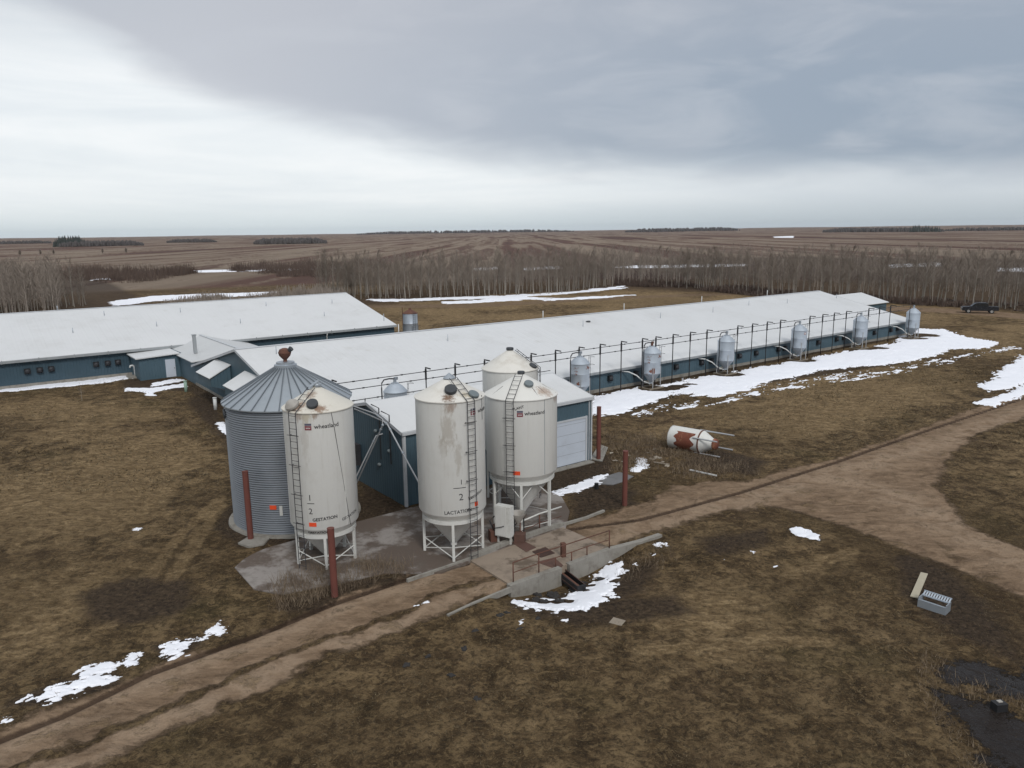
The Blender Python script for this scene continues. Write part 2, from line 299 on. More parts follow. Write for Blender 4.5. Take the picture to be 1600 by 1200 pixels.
concrete = mat('concrete', (.27, .255, .225), .9, 0, .18, .8, bump=.01, bscale=30, streak=((.13, .115, .09), .6), grime=((.12, .10, .08), 1.6, .75))
slab_m = mat('stained_concrete', (.27, .245, .225), .85, 0, .15, .6, bump=.008, bscale=25, stain=(.105, .08, .064), stain_s=.28, stain_t=(.42, .53), grime=((.10, .085, .07), 1.6, .6))
def sp(rad, deg, z, rx, rz, c, a): return (rad*math.cos(R(deg)), rad*math.sin(R(deg)), z, rx, rz, c, a)
RU, YE, GY = (.20, .105, .055), (.40, .33, .20), (.33, .29, .24)
bin1_m = mat('white_paint_with_yellow_runs', (.62, .617, .59), .5, 0, .05, .5, streak=((.45, .43, .38), .40), grime=((.42, .39, .34), 1.2, .2), spots=[sp(1.65, -95, 7.75, .45, .75, YE, .55), sp(1.65, -80, 7.85, .3, .35, RU, .6), sp(1.65, -110, 7.8, .3, .5, RU, .5), sp(1.65, -100, 6.6, .3, 1.6, GY, .3)])
bin2_m = mat('white_paint_with_brown_stains', (.62, .617, .59), .5, 0, .05, .5, streak=((.45, .43, .38), .40), grime=((.42, .39, .34), 1.2, .2), spots=[sp(1.7, -84, 7.95, .4, .45, RU, .6), sp(1.7, -90, 6.8, .55, 1.4, GY, .55), sp(1.7, -74, 5.4, .3, 1.2, GY, .45), sp(1.7, -100, 6.0, .3, .9, GY, .35)])
white_bin = mat('weathered_white_paint', (.62, .617, .59), .5, 0, .05, .5, streak=((.42, .40, .36), .45), grime=((.42, .39, .34), 1.2, .22))
white_bin2 = mat('weathered_white_paint_with_chips', (.62, .617, .59), .5, 0, .05, .5, streak=((.45, .43, .39), .4), stain=(.14, .11, .09), stain_s=3.2, stain_t=(.70, .73), spots=[sp(1.93, -20, 7.3, .5, .3, RU, .5)])
cone_white = mat('dirty_white_cone', (.64, .62, .57), .5, 0, .07, .8, grime=((.36, .31, .24), 1.1, .5))
rust_cone = mat('rusting_white_cone', (.62, .59, .52), .55, 0, .1, .8, stain=(.30, .22, .14), stain_s=1.1, stain_t=(.58, .74), spots=[sp(1.35, -118, 8.1, .6, .5, RU, .8), sp(1.45, -72, 8.0, .45, .3, RU, .85), sp(.6, -105, 8.5, .4, .4, RU, .6)])
rust_cone2 = mat('white_cone_with_rust_by_lid', (.65, .63, .58), .5, 0, .07, .8, grime=((.36, .31, .24), 1.1, .4), spots=[sp(1.5, -88, 8.35, .50, .35, (.17, .10, .06), .95), sp(1.3, -50, 8.3, .5, .3, YE, .5)])
chip_cone = mat('rust_speckled_white_cone', (.66, .65, .61), .5, 0, .06, .8, stain=(.28, .18, .12), stain_s=3.6, stain_t=(.66, .69), spots=[sp(1.5, -38, 7.7, .75, .5, (.30, .19, .12), .7)])
galv = mat('galvanised_steel', (.40, .44, .48), .42, .55, .12, 1.2, grime=((.26, .28, .30), .9, .4))
silo_m = mat('weathered_corrugated_steel', (.20, .218, .24), .5, .25, .12, 1.0, grime=((.13, .145, .165), .8, .5))
galv_roof = mat('galvanised_roof_sheet', (.34, .375, .405), .42, .45, .08, .8, grime=((.24, .27, .30), 1.2, .4))
galv_seam = mat('dark_galvanised_rib', (.16, .18, .20), .5, .4, .1, 1)
galv_bin = mat('pale_galvanised_bin', (.43, .48, .535), .4, .35, .08, 1.4, grime=((.30, .33, .36), 1.2, .45))
galv_rust = mat('galvanised_bin_with_rust', (.43, .48, .535), .45, .3, .08, 1.4, stain=(.20, .08, .05), stain_s=1.0, stain_t=(.57, .63))
rust = mat('rusty_steel', (.14, .065, .045), .85, .1, .3, 3, bump=.005, grime=((.06, .04, .035), 3, .6))
rust_brown = mat('brown_rust_plate', (.12, .065, .05), .85, .1, .25, 2, grime=((.07, .05, .04), 2, .5))
red_post_m = mat('dull_red_paint', (.15, .050, .038), .7, 0, .18, 2.5, grime=((.09, .04, .03), 2.5, .6))
black_steel = mat('black_steel', (.025, .025, .027), .6, .2, .2, 3)
dark_pipe = mat('dark_pipe', (.05, .05, .055), .6, .2, .3, 2)
grey_pipe = mat('grey_steel_pipe', (.42, .43, .44), .45, .3, .1, 2)
white_pipe = mat('white_plastic_pipe', (.62, .63, .62), .5, 0, .08, 2, grime=((.35, .33, .3), 2, .4))
green_pipe = mat('pale_green_pipe', (.28, .40, .33), .6, 0, .1, 2)
white_paint = mat('white_painted_steel', (.60, .60, .57), .5, 0, .08, 1.5, grime=((.33, .31, .27), 1.6, .45))
door_m = mat('pale_grey_door', (.50, .545, .61), .45, 0, .05, .6, grime=((.36, .37, .39), .8, .35))
wood = mat('weathered_wood', (.26, .22, .17), .85, 0, .2, 3, bump=.004, bscale=20)
pale_wood = mat('pale_board', (.40, .36, .27), .85, 0, .15, 3)
orange = mat('orange_sticker', (.72, .075, .02), .6, 0, .06, 2)
ink = mat('black_lettering', (.02, .02, .022), .6, 0, .1, 2)
ink_red = mat('dark_red_emblem', (.20, .035, .05), .6, 0, .1, 2)
ink_blue = mat('faded_grey_blue_emblem', (.10, .10, .14), .6, 0, .1, 2)
rust_patch = mat('red_rust_patch', (.19, .062, .038), .85, 0, .3, 3, bump=.006, stain=(.30, .15, .085), stain_s=2.5, stain_t=(.52, .66), grime=((.08, .03, .02), 1.5, .7))
lid_dark = mat('dark_grey_lid', (.05, .055, .06), .6, 0, .15, 3)
lid_grey = mat('grey_lid', (.17, .20, .21), .5, .2, .12, 3)
lid_pale = mat('pale_grey_lid', (.36, .34, .31), .6, 0, .12, 3, grime=((.2, .17, .14), 3, .5))
glass = mat('dark_glass', (.015, .018, .022), .12, 0, .05, 1, spec=.8)
car_paint = mat('dark_car_paint', (.012, .014, .02), .25, .1, .1, 1, spec=.7)
tyre_m = mat('tyre_rubber', (.02, .02, .02), .9)
chrome = mat('bright_wheel_metal', (.5, .5, .5), .3, .8)
lamp_w = mat('clear_headlight', (.7, .7, .7), .2)
fan_m = mat('black_fan_housing', (.018, .019, .021), .6, 0, .3, 3)
dirt_clod = mat('dark_earth_clod', (.035, .032, .030), .95, 0, .35, 6, bump=.02)
rubble_m = mat('pale_rubble', (.36, .32, .26), .9, 0, .25, 4, bump=.02)
bark = mat('grey_bark', (.27, .245, .21), .9, 0, .3, 1.2)
twig = mat('brown_grey_twigs', (.24, .20, .165), .95, 0, .3, .4)
twig2 = mat('dusky_twigs', (.30, .255, .215), .95, 0, .3, .05, coord='Object')
brush_m = mat('reddish_brush', (.115, .082, .066), .95, 0, .35, .08)
conifer_m = mat('dark_far_conifers', (.035, .042, .038), .95, 0, .3, .02)
farwood_m = mat('far_bare_wood', (.080, .072, .070), .95, 0, .3, .02)

# snow
def snow_mat():
    m = bpy.data.materials.new('snow'); m.use_nodes = True; t = NT(m.node_tree)
    v = t.n('ShaderNodeTexCoord').outputs['Object']
    c = t.mix(t.noise(v, .8, 5, .6), (.74, .76, .82), (.88, .89, .93))
    c = t.mix(t.m('MULTIPLY', t.sstep(t.noise(v, 2.5, 8, .75), .60, .74), .45), c, (.40, .38, .36))
    p = t.n('ShaderNodeBsdfPrincipled'); t.put(p.inputs['Base Color'], c); p.inputs['Roughness'].default_value = .8
    t.put(p.inputs['Normal'], t.bump(t.noise(v, 3, 6, .65), .06))
    t.put(t.n('ShaderNodeOutputMaterial').inputs[0], p.outputs[0]); return m
snow_m = snow_mat()
# ground: one procedural material driven by where things lie (road, mud with contact shade, straw, wet, fields)
def ground_mat():
    m = bpy.data.materials.new('prairie_ground'); m.use_nodes = True; t = NT(m.node_tree)
    v = t.n('ShaderNodeTexCoord').outputs['Object']
    a = t.n('ShaderNodeAttribute', attribute_name='ma'); b = t.n('ShaderNodeAttribute', attribute_name='mb')
    sa = t.n('ShaderNodeSeparateColor'); t.put(sa.inputs[0], a.outputs['Color'])
    sb = t.n('ShaderNodeSeparateColor'); t.put(sb.inputs[0], b.outputs['Color'])
    road, muck_shade, dry = sa.outputs; groove, wet, field = sb.outputs; track = a.outputs['Alpha']; wood_f = b.outputs['Alpha']
    n1 = t.noise(v, .12, 5, .6); n2 = t.noise(v, .7, 6, .65, .3); n3 = t.noise(v, 4.5, 6, .7, .6); n4 = t.noise(v, 16, 4, .7)
    nf = t.noise(t.xf(v, rot=(0, 0, R(37)), sc_=(.8, 1.6, 1)), 1.3, 8, .75, 1.4)
    g = t.ramp(n2, [(.34, (.036, .026, .016)), (.45, (.078, .057, .034)), (.54, (.126, .095, .058)), (.66, (.22, .170, .105))])
    g = t.mix(t.m('MULTIPLY', t.sstep(n1, .54, .68), .4), g, (.080, .072, .036))            # green tinge
    g = t.mix(t.m('MULTIPLY', t.sstep(n1, .47, .34), .65), g, (.060, .042, .030))            # bare brown
    dryf = t.m('MULTIPLY', t.sstep(t.m('ADD', dry, t.m('MULTIPLY', t.m('SUBTRACT', n2, .5), 1.5)), .30, .85), .85)
    g = t.mix(dryf, g, t.ramp(nf, [(.34, (.070, .050, .029)), (.47, (.170, .128, .077)), (.61, (.34, .270, .170))]))
    wetter = t.m('SUBTRACT', 1, t.m('MULTIPLY', dryf, .55)); fine = t.m('MULTIPLY', t.m('MULTIPLY', t.sstep(n3, .54, .38), .78), wetter); g = t.mix(fine, g, (.030, .024, .017))
    n6 = t.noise(t.xf(v, (9, 4, 0)), 2.3, 7, .72, .9); g = t.mix(t.m('MULTIPLY', t.sstep(n6, .50, .62), .60), g, (.215, .165, .098)); g = t.mix(t.m('MULTIPLY', t.m('MULTIPLY', t.sstep(n6, .47, .36), .60), wetter), g, (.034, .026, .017))
    n5 = t.noise(v, .045, 4, .6, .4); g = t.mix(t.m('MULTIPLY', t.m('MULTIPLY', t.sstep(n5, .50, .36), .5), wetter), g, (.046, .033, .019))
    g = t.mix(t.m('MULTIPLY', t.sstep(n4, .53, .70), .42), g, (.23, .18, .105))
    g = t.mix(t.m('MULTIPLY', t.sstep(n4, .45, .28), .40), g, (.028, .022, .016))
    mk_shade = t.sstep(t.m('ADD', muck_shade, t.m('MULTIPLY', t.m('SUBTRACT', n2, .5), 1.1)), .35, .8)
    g = t.mix(t.m('MULTIPLY', mk_shade, .90), g, t.ramp(n3, [(.35, (.022, .018, .015)), (.55, (.055, .043, .034)), (.75, (.12, .092, .068))]))
    # road
    rn = t.ramp(t.noise(t.xf(v, rot=(0, 0, R(-33)), sc_=(.7, 1.5, 1)), .9, 8, .75, 1.0), [(.33, (.070, .051, .037)), (.45, (.130, .098, .072)), (.56, (.175, .134, .100)), (.70, (.24, .188, .142))])
    gv = t.mix(t.m('MULTIPLY', t.sstep(n4, .42, .30), .35), rn, (.06, .048, .038))
    gv = t.mix(t.m('MULTIPLY', track, t.sstep(n2, .35, .6)), gv, (.235, .190, .150))
    rf = t.sstep(t.m('ADD', road, t.m('MULTIPLY', t.m('SUBTRACT', t.noise(v, 1.3, 8, .75), .5), .95)), .38, .60)
    rf = t.m('MULTIPLY', rf, t.m('SUBTRACT', 1, t.m('MULTIPLY', t.sstep(n2, .56, .66), .45)))
    g = t.mix(rf, g, gv)
    g = t.mix(t.m('MULTIPLY', t.sstep(t.m('ADD', groove, t.m('MULTIPLY', t.m('SUBTRACT', n3, .5), .7)), .25, .75), .85), g, (.040, .028, .022))
    # worked fields beyond the trees
    fr = t.xf(v, rot=(0, 0, R(10)), sc_=(1/48., 1/2600., 1)); ns = t.noise(fr, 1.0, 3, .5, .1)
    fr2 = t.xf(v, rot=(0, 0, R(-62)), sc_=(1/60., 1/1200., 1)); ns2 = t.noise(fr2, 1.0, 3, .55, .2)
    sx_ = t.n('ShaderNodeSeparateXYZ'); t.put(sx_.inputs[0], v); big = t.sstep(t.m('ADD', sx_.outputs[0], t.m('MULTIPLY', sx_.outputs[1], .12)), 20, -160)
    st = t.m('ADD', t.m('MULTIPLY', ns, t.m('SUBTRACT', 1, big)), t.m('MULTIPLY', ns2, big))
    fc = t.ramp(st, [(.36, (.085, .050, .042)), (.44, (.115, .068, .054)), (.475, (.20, .155, .118)), (.53, (.24, .19, .145)), (.56, (.105, .064, .052)), (.60, (.22, .172, .13)), (.66, (.12, .078, .06))])
    fc = t.mix(t.m('MULTIPLY', t.sstep(t.noise(v, .02, 5, .6), .45, .7), .3), fc, (.11, .085, .065))
    g = t.mix(t.sstep(t.m('ADD', field, t.m('MULTIPLY', t.m('SUBTRACT', t.noise(v, .03, 4), .5), .4)), .3, .7), g, fc)
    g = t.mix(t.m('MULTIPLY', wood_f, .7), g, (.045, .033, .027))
    wf = t.sstep(t.m('ADD', wet, t.m('ADD', t.m('MULTIPLY', t.m('SUBTRACT', n2, .5), 1.5), t.m('MULTIPLY', t.m('SUBTRACT', n3, .5), .7))), .48, .62)
    g = t.mix(wf, g, (.016, .014, .014))
    g = t.mix(t.sstep(field, .9, .1), g, t.mix(1.0, g, (1.30, 1.18, 1.03), 'MULTIPLY'))
    p = t.n('ShaderNodeBsdfPrincipled'); t.put(p.inputs['Base Color'], g)
    t.put(p.inputs['Roughness'], t.m('SUBTRACT', .95, t.m('MULTIPLY', wf, .80))); t.put(p.inputs['Specular IOR Level'], .10)
    hh = t.m('ADD', t.m('MULTIPLY', n3, 1.0), t.m('MULTIPLY', n4, .35)); hh = t.m('MULTIPLY', hh, t.m('SUBTRACT', 1, t.m('MAXIMUM', wf, t.m('MULTIPLY', rf, .7))))
    t.put(p.inputs['Normal'], t.bump(t.m('ADD', hh, t.m('MULTIPLY', n2, 1.2)), .34, .9))
    t.put(t.n('ShaderNodeOutputMaterial').inputs[0], p.outputs[0]); return m
ground_m = ground_mat()
# ------------------------------------------------------------------ terrain
AX, AY = (7.81,73.99); S0 = (-12.7, 41.8)
def W(L, N): return (AX+L*math.cos(R(37))-N*math.sin(R(37)), AY+L*math.sin(R(37))+N*math.cos(R(37)))
def masks(X, Y):
    r = np.hypot(X, Y); A_ = np.zeros((X.size, 4), np.float32); B_ = np.zeros((X.size, 4), np.float32)
    near = r < 260; x = X[near]; y = Y[near]
    jx = x+(fbm(x*.8, y*.8, 3, 31)-.5)*1.0; jy = y+(fbm(x*.8, y*.8, 3, 47)-.5)*1.0
    road = soft(sdist(ROAD, jx, jy), 1.9)
    road = np.maximum(road, .9*soft(sdist(FARROAD, jx, jy), 3)); road = np.maximum(road, .55*soft(sdist(FARROAD2, jx, jy), 4))
    mid = np.exp(-(sdist(MIDSTRIP, jx, jy, False)/.42)**2); road = road*(1-.60*mid)
    A_[near, 0] = road
    mk_shade = np.zeros_like(x)
    for p_ in MUCK: mk_shade = np.maximum(mk_shade, soft(sdist(p_, x, y), 2.2))
    for q in BINMUCK: mk_shade = np.maximum(mk_shade, soft(2.2-np.hypot(x-q[0], y-q[1]), 1.6))
    for q, wd_ in SNOWNEAR: mk_shade = np.maximum(mk_shade, .75*soft(sdist(q, x, y)+wd_*.5, wd_))
    for q in ((-9.39, 35.57), (-3.08, 36.38), (.49, 39.8), (-14.09, 38.04), (-8.09, 31.45), (6.59, 42.46), (6.1, 51.72)): mk_shade = np.maximum(mk_shade, soft(1.0-np.hypot(x-q[0], y-q[1]), 1.2))  # mud at bin and post feet, with contact shadow painted into its colour
    mk_shade = np.maximum(mk_shade, .9*soft(.9-np.abs(np.hypot(x-S0[0], y-S0[1])-3.7), 1.2)); mk_shade = np.maximum(mk_shade, .8*soft(1.1+sdist([W(-29.8, -.2), W(66, -.2), W(66, 1), W(-29.8, 1)], x, y), 1.2)); mk_shade = np.maximum(mk_shade, .8*soft(1.1+sdist([W(-30.4, -.2), W(-29.4, -.2), W(-29.4, 31), W(-30.4, 31)], x, y), 1.4))  # silo and barn wall bases: mud plus painted contact shade
    for rr in RUTS: mk_shade = np.maximum(mk_shade, .62*np.exp(-(sdist(rr, x+(jx-x)*.25, y+(jy-y)*.25, False)/.2)**2)*np.clip(3*(fbm(x*.25, y*.25, 3, 88)-.38), 0, 1))
    A_[near, 1] = mk_shade
    dr = np.zeros_like(x)
    for p_ in DRY: dr = np.maximum(dr, soft(sdist(p_, x, y), 7))
    dr = np.maximum(dr, .9*soft(sdist(STRAWYARD, x, y), 8))
    dr = dr*np.clip(.55+1.9*(fbm(x*.11, y*.11, 3, 93)-.36), .35, 1.15)
    for q in PALE: dr = np.maximum(dr, 1.25*np.exp(-(sdist(q, x+(jx-x)*.3, y+(jy-y)*.3, False)/.42)**2))
    A_[near, 2] = dr
    tr = np.zeros_like(x)
    for q, w_ in ((TRK1, .55), (TRK2, .6), (TRK3, 1.2), (TRK4, 1.5)): tr = np.maximum(tr, np.exp(-(sdist(q, jx, jy, False)/w_)**2))
    A_[near, 3] = tr
    g = np.minimum(sdist(GROOVE, x, y, False), sdist(GROOVE2, x, y, False)); B_[near, 0] = np.exp(-(g/.22)**2)
    wt = np.zeros_like(x)
    for p_ in WET: wt = np.maximum(wt, soft(sdist(p_, x, y), 2.6))
    B_[near, 1] = wt
    B_[:, 2] = np.clip((r-235)/40, 0, 1)
    a = np.arctan2(X, Y)
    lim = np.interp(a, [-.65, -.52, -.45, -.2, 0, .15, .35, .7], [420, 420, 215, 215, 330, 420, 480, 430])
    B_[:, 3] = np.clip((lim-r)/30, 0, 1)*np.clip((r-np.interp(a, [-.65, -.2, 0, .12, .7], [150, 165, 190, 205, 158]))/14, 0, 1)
    return A_, B_
def make_ground():
    ths = np.concatenate([np.arange(-180, -42, 3), np.arange(-42, 42, .105), np.arange(42, 180.1, 3)])
    dl = np.concatenate([np.arange(52, 10, -.11), np.arange(10, .5, -.06)]); rr = 16/np.tan(np.radians(dl))
    rr = np.concatenate([[.01, 5], rr, np.geomspace(rr[-1]*1.03, 22000, 90)])
    T, RR = np.meshgrid(np.radians(ths), rr); X = (RR*np.sin(T)).ravel(); Y = (RR*np.cos(T)).ravel()
    Z = ground_h(X, Y); nx, ny = len(ths), len(rr)
    i = np.arange((ny-1)*(nx-1)); q = (i//(nx-1))*nx+i % (nx-1)
    F = np.stack([q, q+nx, q+nx+1, q+1], 1)[:, ::-1]
    A_, B_ = masks(X, Y); V = np.stack([X, Y, Z], 1)
    rd = sdist(ROAD, X, Y) > 0; isr = rd[F].sum(1) >= 2
    for nm, sel in (('ground', ~isr), ('dirt_road', isr)):
        f = F[sel]; used, inv = np.unique(f, return_inverse=True)
        me = np_mesh(nm, V[used], inv.reshape(f.shape), ground_m, smooth=True)
        for an, arr in (('ma', A_), ('mb', B_)):
            at = me.attributes.new(an, 'FLOAT_COLOR', 'POINT'); at.data.foreach_set('color', arr[used].ravel())
        tag(link(nm, me), {'ground': 'brown prairie grassland with worked fields to the horizon', 'dirt_road': 'brown dirt and gravel farm road with wheel tracks'}[nm], {'ground': 'ground', 'dirt_road': 'road'}[nm], kind='structure')
make_ground()

# ------------------------------------------------------------------ buildings; the barn frame: x = along the barns, y = across (away), origin = near base of the long barn
AX, AY = (7.81,73.99); BR = R(37)
cB, sB = math.cos(BR), math.sin(BR)
def W(L, N): return (AX+L*cB-N*sB, AY+L*sB+N*cB)
def gable(mb, x0, x1, y0, y1, ze, zr, zb=0):
    mb.extr([(y0, zb), (y1, zb), (y1, ze), ((y0+y1)/2, zr), (y0, ze)], x0, x1)
def roof_x(mb, x0, x1, y0, y1, ze, zr, ov=.35, gov=.25, th=.09):     # ridge along x
    ym = (y0+y1)/2; s = (zr-ze)/(ym-y0)
    a, b = x0-gov, x1+gov
    mb.slab([(a, y0-ov, ze-ov*s), (b, y0-ov, ze-ov*s), (b, ym, zr), (a, ym, zr)], th)
    mb.slab([(a, ym, zr), (b, ym, zr), (b, y1+ov, ze-ov*s), (a, y1+ov, ze-ov*s)], th)
def stub(parent, p, h=.55, r=.05, m=None, name='roof_vent'):
    MB().cyl((p[0], p[1], p[2]-.1), (p[0], p[1], p[2]+h), r, n=8).build(name, m or galv, parent, True)
def wall_fan(parent, x, y, z, w=.56):
    m = MB().box((x, y-.14, z), (w, .28, w))
    f = m.build('fan_housing', fan_m, parent)
    MB().cyl((x, y-.27, z), (x, y-.36, z), w*.40, w*.42, 16).build('fan_cowl', dark_pipe, f, True)
# long barn
barn = thing('long_barn', 'long low barn with white roof running to the far right behind the small bins', 'barn', (AX, AY, 0), BR)
B0, B1, BW, BE, BZ = -29.6, 66, 31, 2.25, 5.75
m = MB(); gable(m, B0, B1, 0, BW, BE-.10, BZ-.10); m.build('wall', teal, barn)
m = MB(); roof_x(m, B0, B1, 0, BW, BE, BZ); m.build('roof', roof_m, barn)
MB().bb(B0-.03, B1+.03, -.06, .1, -.3, .32).bb(B0-.05, B0+.1, .1, BW, -.3, .28).build('foundation', concrete, barn)
MB().bb(B0-.2, B1+.2, -.44, -.355, BE-.32, BE-.10).build('gutter', grey_fascia, barn)
for x0, x1, sgn in ((B0-.30, B0-.255, 1), (B1+.255, B1+.30, 1)):
    m = MB()
    for y0, y1, z0, z1 in ((-.35, BW/2, BE-.08, BZ), (BW/2, BW+.35, BZ, BE-.08)):
        m.slab([(x0, y0, z0+.02), (x1, y0, z0+.02), (x1, y1, z1+.02), (x0, y1, z1+.02)], .22)
    m.build('rake_trim', trim, barn)
MB().bb(B0-.25, B1+.25, BW/2-.22, BW/2+.22, BZ-.02, BZ+.035).build('ridge_cap', trim, barn)
for L in [2.64, 6.37, 12.68, 17.00, 18.71, 23.91, 27.15, 31.74, 33.12, 40.61, 45.08, 46.87, 55.00, 59.73, 61.63]:
    wall_fan(barn, L, 0, 1.25)
for p in [(-26.76,13.32,5.26), (-9.16,11.81,4.92), (9.67,11.68,4.89), (23.00,11.54,4.86), (33.49,11.48,4.84), (51.28,11.69,4.89), (64.67,11.51,4.85), (-12.34,19.71,6.70), (43.02,12.58,5.09)]:
    stub(barn, p, .7, .035)
p = (11.60,12.88,5.16); MB().ico((p[0], p[1], p[2]+.05), (.35, .25, .12), 1, .1).build('ventilator_cap', lid_dark, barn)
for x in (-12, 8, 22, 38, 54): stub(barn, (x, BW/2+1.6, BZ-.3), 1.0, .05, white_pipe, 'vent_stack')
for (n0, z0), yy in (((22.20,3.76), 0), ((13.55,3.89), 1)):
    n1 = n0-4.3; zt = 4.0; xo = B0-1.95; zl = 2.95
    h = MB()
    h.add([(B0-.06, n0, zt-.15), (B0-.06, n1, zt-.15), (xo, n1, zl-.15), (xo, n0, zl-.15), (B0-.06, n0, 1.5), (B0-.06, n1, 1.5), (xo, n1, 2.1), (xo, n0, 2.1)],
          [(0, 1, 2, 3), (7, 6, 5, 4), (0, 3, 7, 4), (1, 5, 6, 2), (3, 2, 6, 7), (0, 4, 5, 1)])
    hd = h.build('air_intake_hood', teal, barn, label='blue intake hood with a sloping white lid')
    MB().slab([(B0-.04, n0+.12, zt), (B0-.04, n1-.12, zt), (xo-.15, n1-.12, zl-.03), (xo-.15, n0+.12, zl-.03)], .07).build('hood_lid', roof_m, hd)
MB().bb(B0-.04, B0-.005, 20.5, 24.5, 1.05, 1.1).build('wall_strip', grey_fascia, barn)
# far cross wing
wing = thing('far_annex', 'small white roofed annex behind the far right end of the long barn', 'shed', (*W(77, 19), 0), BR)
m = MB(); gable(m, -6, 9, -5, 5, 2.7, 4.0); m.build('wall', teal, wing)
m = MB(); roof_x(m, -6, 9, -5, 5, 2.8, 4.15); m.build('roof', roof_m, wing)
MB().bb(3, 4.2, -5.05, -4.98, 0, 2.1).build('door', door_m, wing)
# left barn
lb = thing('left_barn', 'wide low barn with a huge white roof filling the left side, six wall fans', 'barn', (AX, AY, 0), BR)
LB0, LB1, LN0, LBW, LE, LR = -105, .8, 42, 32, 3.2, 6.8
m = MB(); gable(m, LB0, LB1, LN0, LN0+LBW, LE-.1, LR-.1); m.build('wall', teal_d, lb)
m = MB(); roof_x(m, LB0, LB1, LN0, LN0+LBW, LE, LR); m.build('roof', roof_m, lb)
MB().bb(LB0, LB1+.03, LN0-.06, LN0+.1, -.3, .38).build('foundation', concrete, lb)
g = MB().bb(LB0, LB1+.2, LN0-.50, LN0-.36, LE-.38, LE-.12)
for i in range(19): g.bb(-60+i*3.4, -59.94+i*3.4, LN0-.56, LN0-.34, LE-.42, LE-.02)
g.build('gutter', grey_fascia, lb)
MB().bb(LB0, LB1+.25, LN0+LBW/2-.22, LN0+LBW/2+.22, LR-.02, LR+.035).build('ridge_cap', trim, lb)
for L in [-44.16, -43.00, -41.91, -37.50, -36.31, -35.25]: wall_fan(lb, L, LN0, 1.75, .58)
for p in [(-38.55,48.94,4.76), (-34.13,54.64,6.04), (-29.23,48.90,4.75), (-25.07,53.83,5.86), (-19.14,47.58,4.46), (-13.29,54.06,5.91), (-7.23,47.71,4.48), (-3.56,53.14,5.71), (-38.88,57.97,6.79), (-17.07,58.08,6.82)]: stub(lb, p, .6, .045)
MB().tube([(-9.6, LN0-.45, LE-.3), (-9.6, LN0-.3, LE-.7), (-9.6, LN0-.12, .1)], .07).build('downspout', white_pipe, lb, True)
# connecting passage between the two barns
lk = thing('link_building', 'building joining the two barns, grey gabled roof with a chimney', 'building', (*W(-25.2, 37), 0), BR)
k = MB(); k.add([(x, y, z) for x, y0, y1 in ((0, 0, 0),) for y in () for z in ()], [])
def gable_y(mb, x0, x1, y0, y1, ze, zr):
    xm = (x0+x1)/2; mb.add([(x, yy, zz) for yy in (y0, y1) for x, zz in ((x0, 0), (x1, 0), (x1, ze), (xm, zr), (x0, ze))],
        [(4, 3, 2, 1, 0), (5, 6, 7, 8, 9), (0, 1, 6, 5), (1, 2, 7, 6), (2, 3, 8, 7), (3, 4, 9, 8), (4, 0, 5, 9)])
k = MB(); gable_y(k, -4.35, 4.6, -5.9, 4.9, 2.45, 3.6); k.build('wall', teal, lk)
k = MB(); k.slab([(-4.72, -6.15, 2.58), (-4.72, 7.2, 2.62), (0, 9.5, 3.75), (0, -10.4, 3.75)], .09)
k.slab([(0, -10.4, 3.75), (0, 9.5, 3.75), (4.9, 7, 2.6), (4.9, -6.4, 2.6)], .09); k.build('roof', roof_y, lk)
MB().bb(-.18, .18, -10.2, 9.4, 3.74, 3.80).build('ridge_cap', trim, lk)
CQ = (-28.49,34.46); cx_, cy_ = CQ[0]+25.2, CQ[1]-37
MB().bb(cx_-.17, cx_+.17, cy_-.17, cy_+.17, 3.0, 5.0).bb(cx_-.22, cx_+.22, cy_-.22, cy_+.22, 5.0, 5.1).build('chimney', grey_fascia, lk)
es = thing('entry_shed', 'small blue lean-to entry with a pale grey door beside the left barn', 'shed', (*W(-31.6, 37.4), 0), BR)
MB().add([(-2.3, 0, 0), (2.3, 0, 0), (2.3, 4.4, 0), (-2.3, 4.4, 0), (-2.3, 0, 2.55), (2.3, 0, 2.75), (2.3, 4.4, 2.75), (-2.3, 4.4, 2.55)],
         [(3, 2, 1, 0), (4, 5, 6, 7), (0, 1, 5, 4), (1, 2, 6, 5), (2, 3, 7, 6), (3, 0, 4, 7)]).build('wall', teal, es)
MB().slab([(-2.65, -.35, 2.64), (2.0, -.35, 2.83), (2.0, 4.7, 2.83), (-2.65, 4.7, 2.64)], .12).build('roof', roof_m, es)
dr_ = MB().bb(.45, 1.5, -.06, -.01, .1, 2.15).build('door', door_m, es); MB().ico((1.38, -.09, 1.1), .05).build('handle', dark_pipe, dr_)
# shed with the big door
sh = thing('feed_shed', 'tall blue shed with big pale overhead door behind the white bins', 'shed', (*W(-30.2, -16.4), 0), BR)
SL, SW_, SE, SR = 15.0, 8.6, 4.65, 5.65
m = MB(); gable(m, 0, SL, 0, SW_, SE-.08, SR-.08); m.build('wall', teal, sh)
m = MB(); roof_x(m, 0, SL, 0, SW_, SE, SR, .12, .12, .08); m.build('roof', roof_m, sh)
MB().bb(-.12, SL+.12, -.22, -.13, SE-.24, SE-.06).build('fascia', trim, sh)
for x0, x1 in ((-.165, -.13), (SL+.13, SL+.165)):
    m = MB()
    for y0, y1, z0, z1 in ((-.13, SW_/2, SE-.04, SR), (SW_/2, SW_+.13, SR, SE-.04)): m.slab([(x0, y0, z0+.02), (x1, y0, z0+.02), (x1, y1, z1+.02), (x0, y1, z1+.02)], .2)
    m.build('rake_trim', trim, sh)
for x in (0, SL): MB().bb(x-.05, x+.05, -.09, .02, 0, SE-.25).build('corner_trim', trim, sh)
MB().bb(.0, .12, -.14, -.1, 0, SE-.3).build('downspout', trim, sh)
d0, d1 = 10.2, 14.45
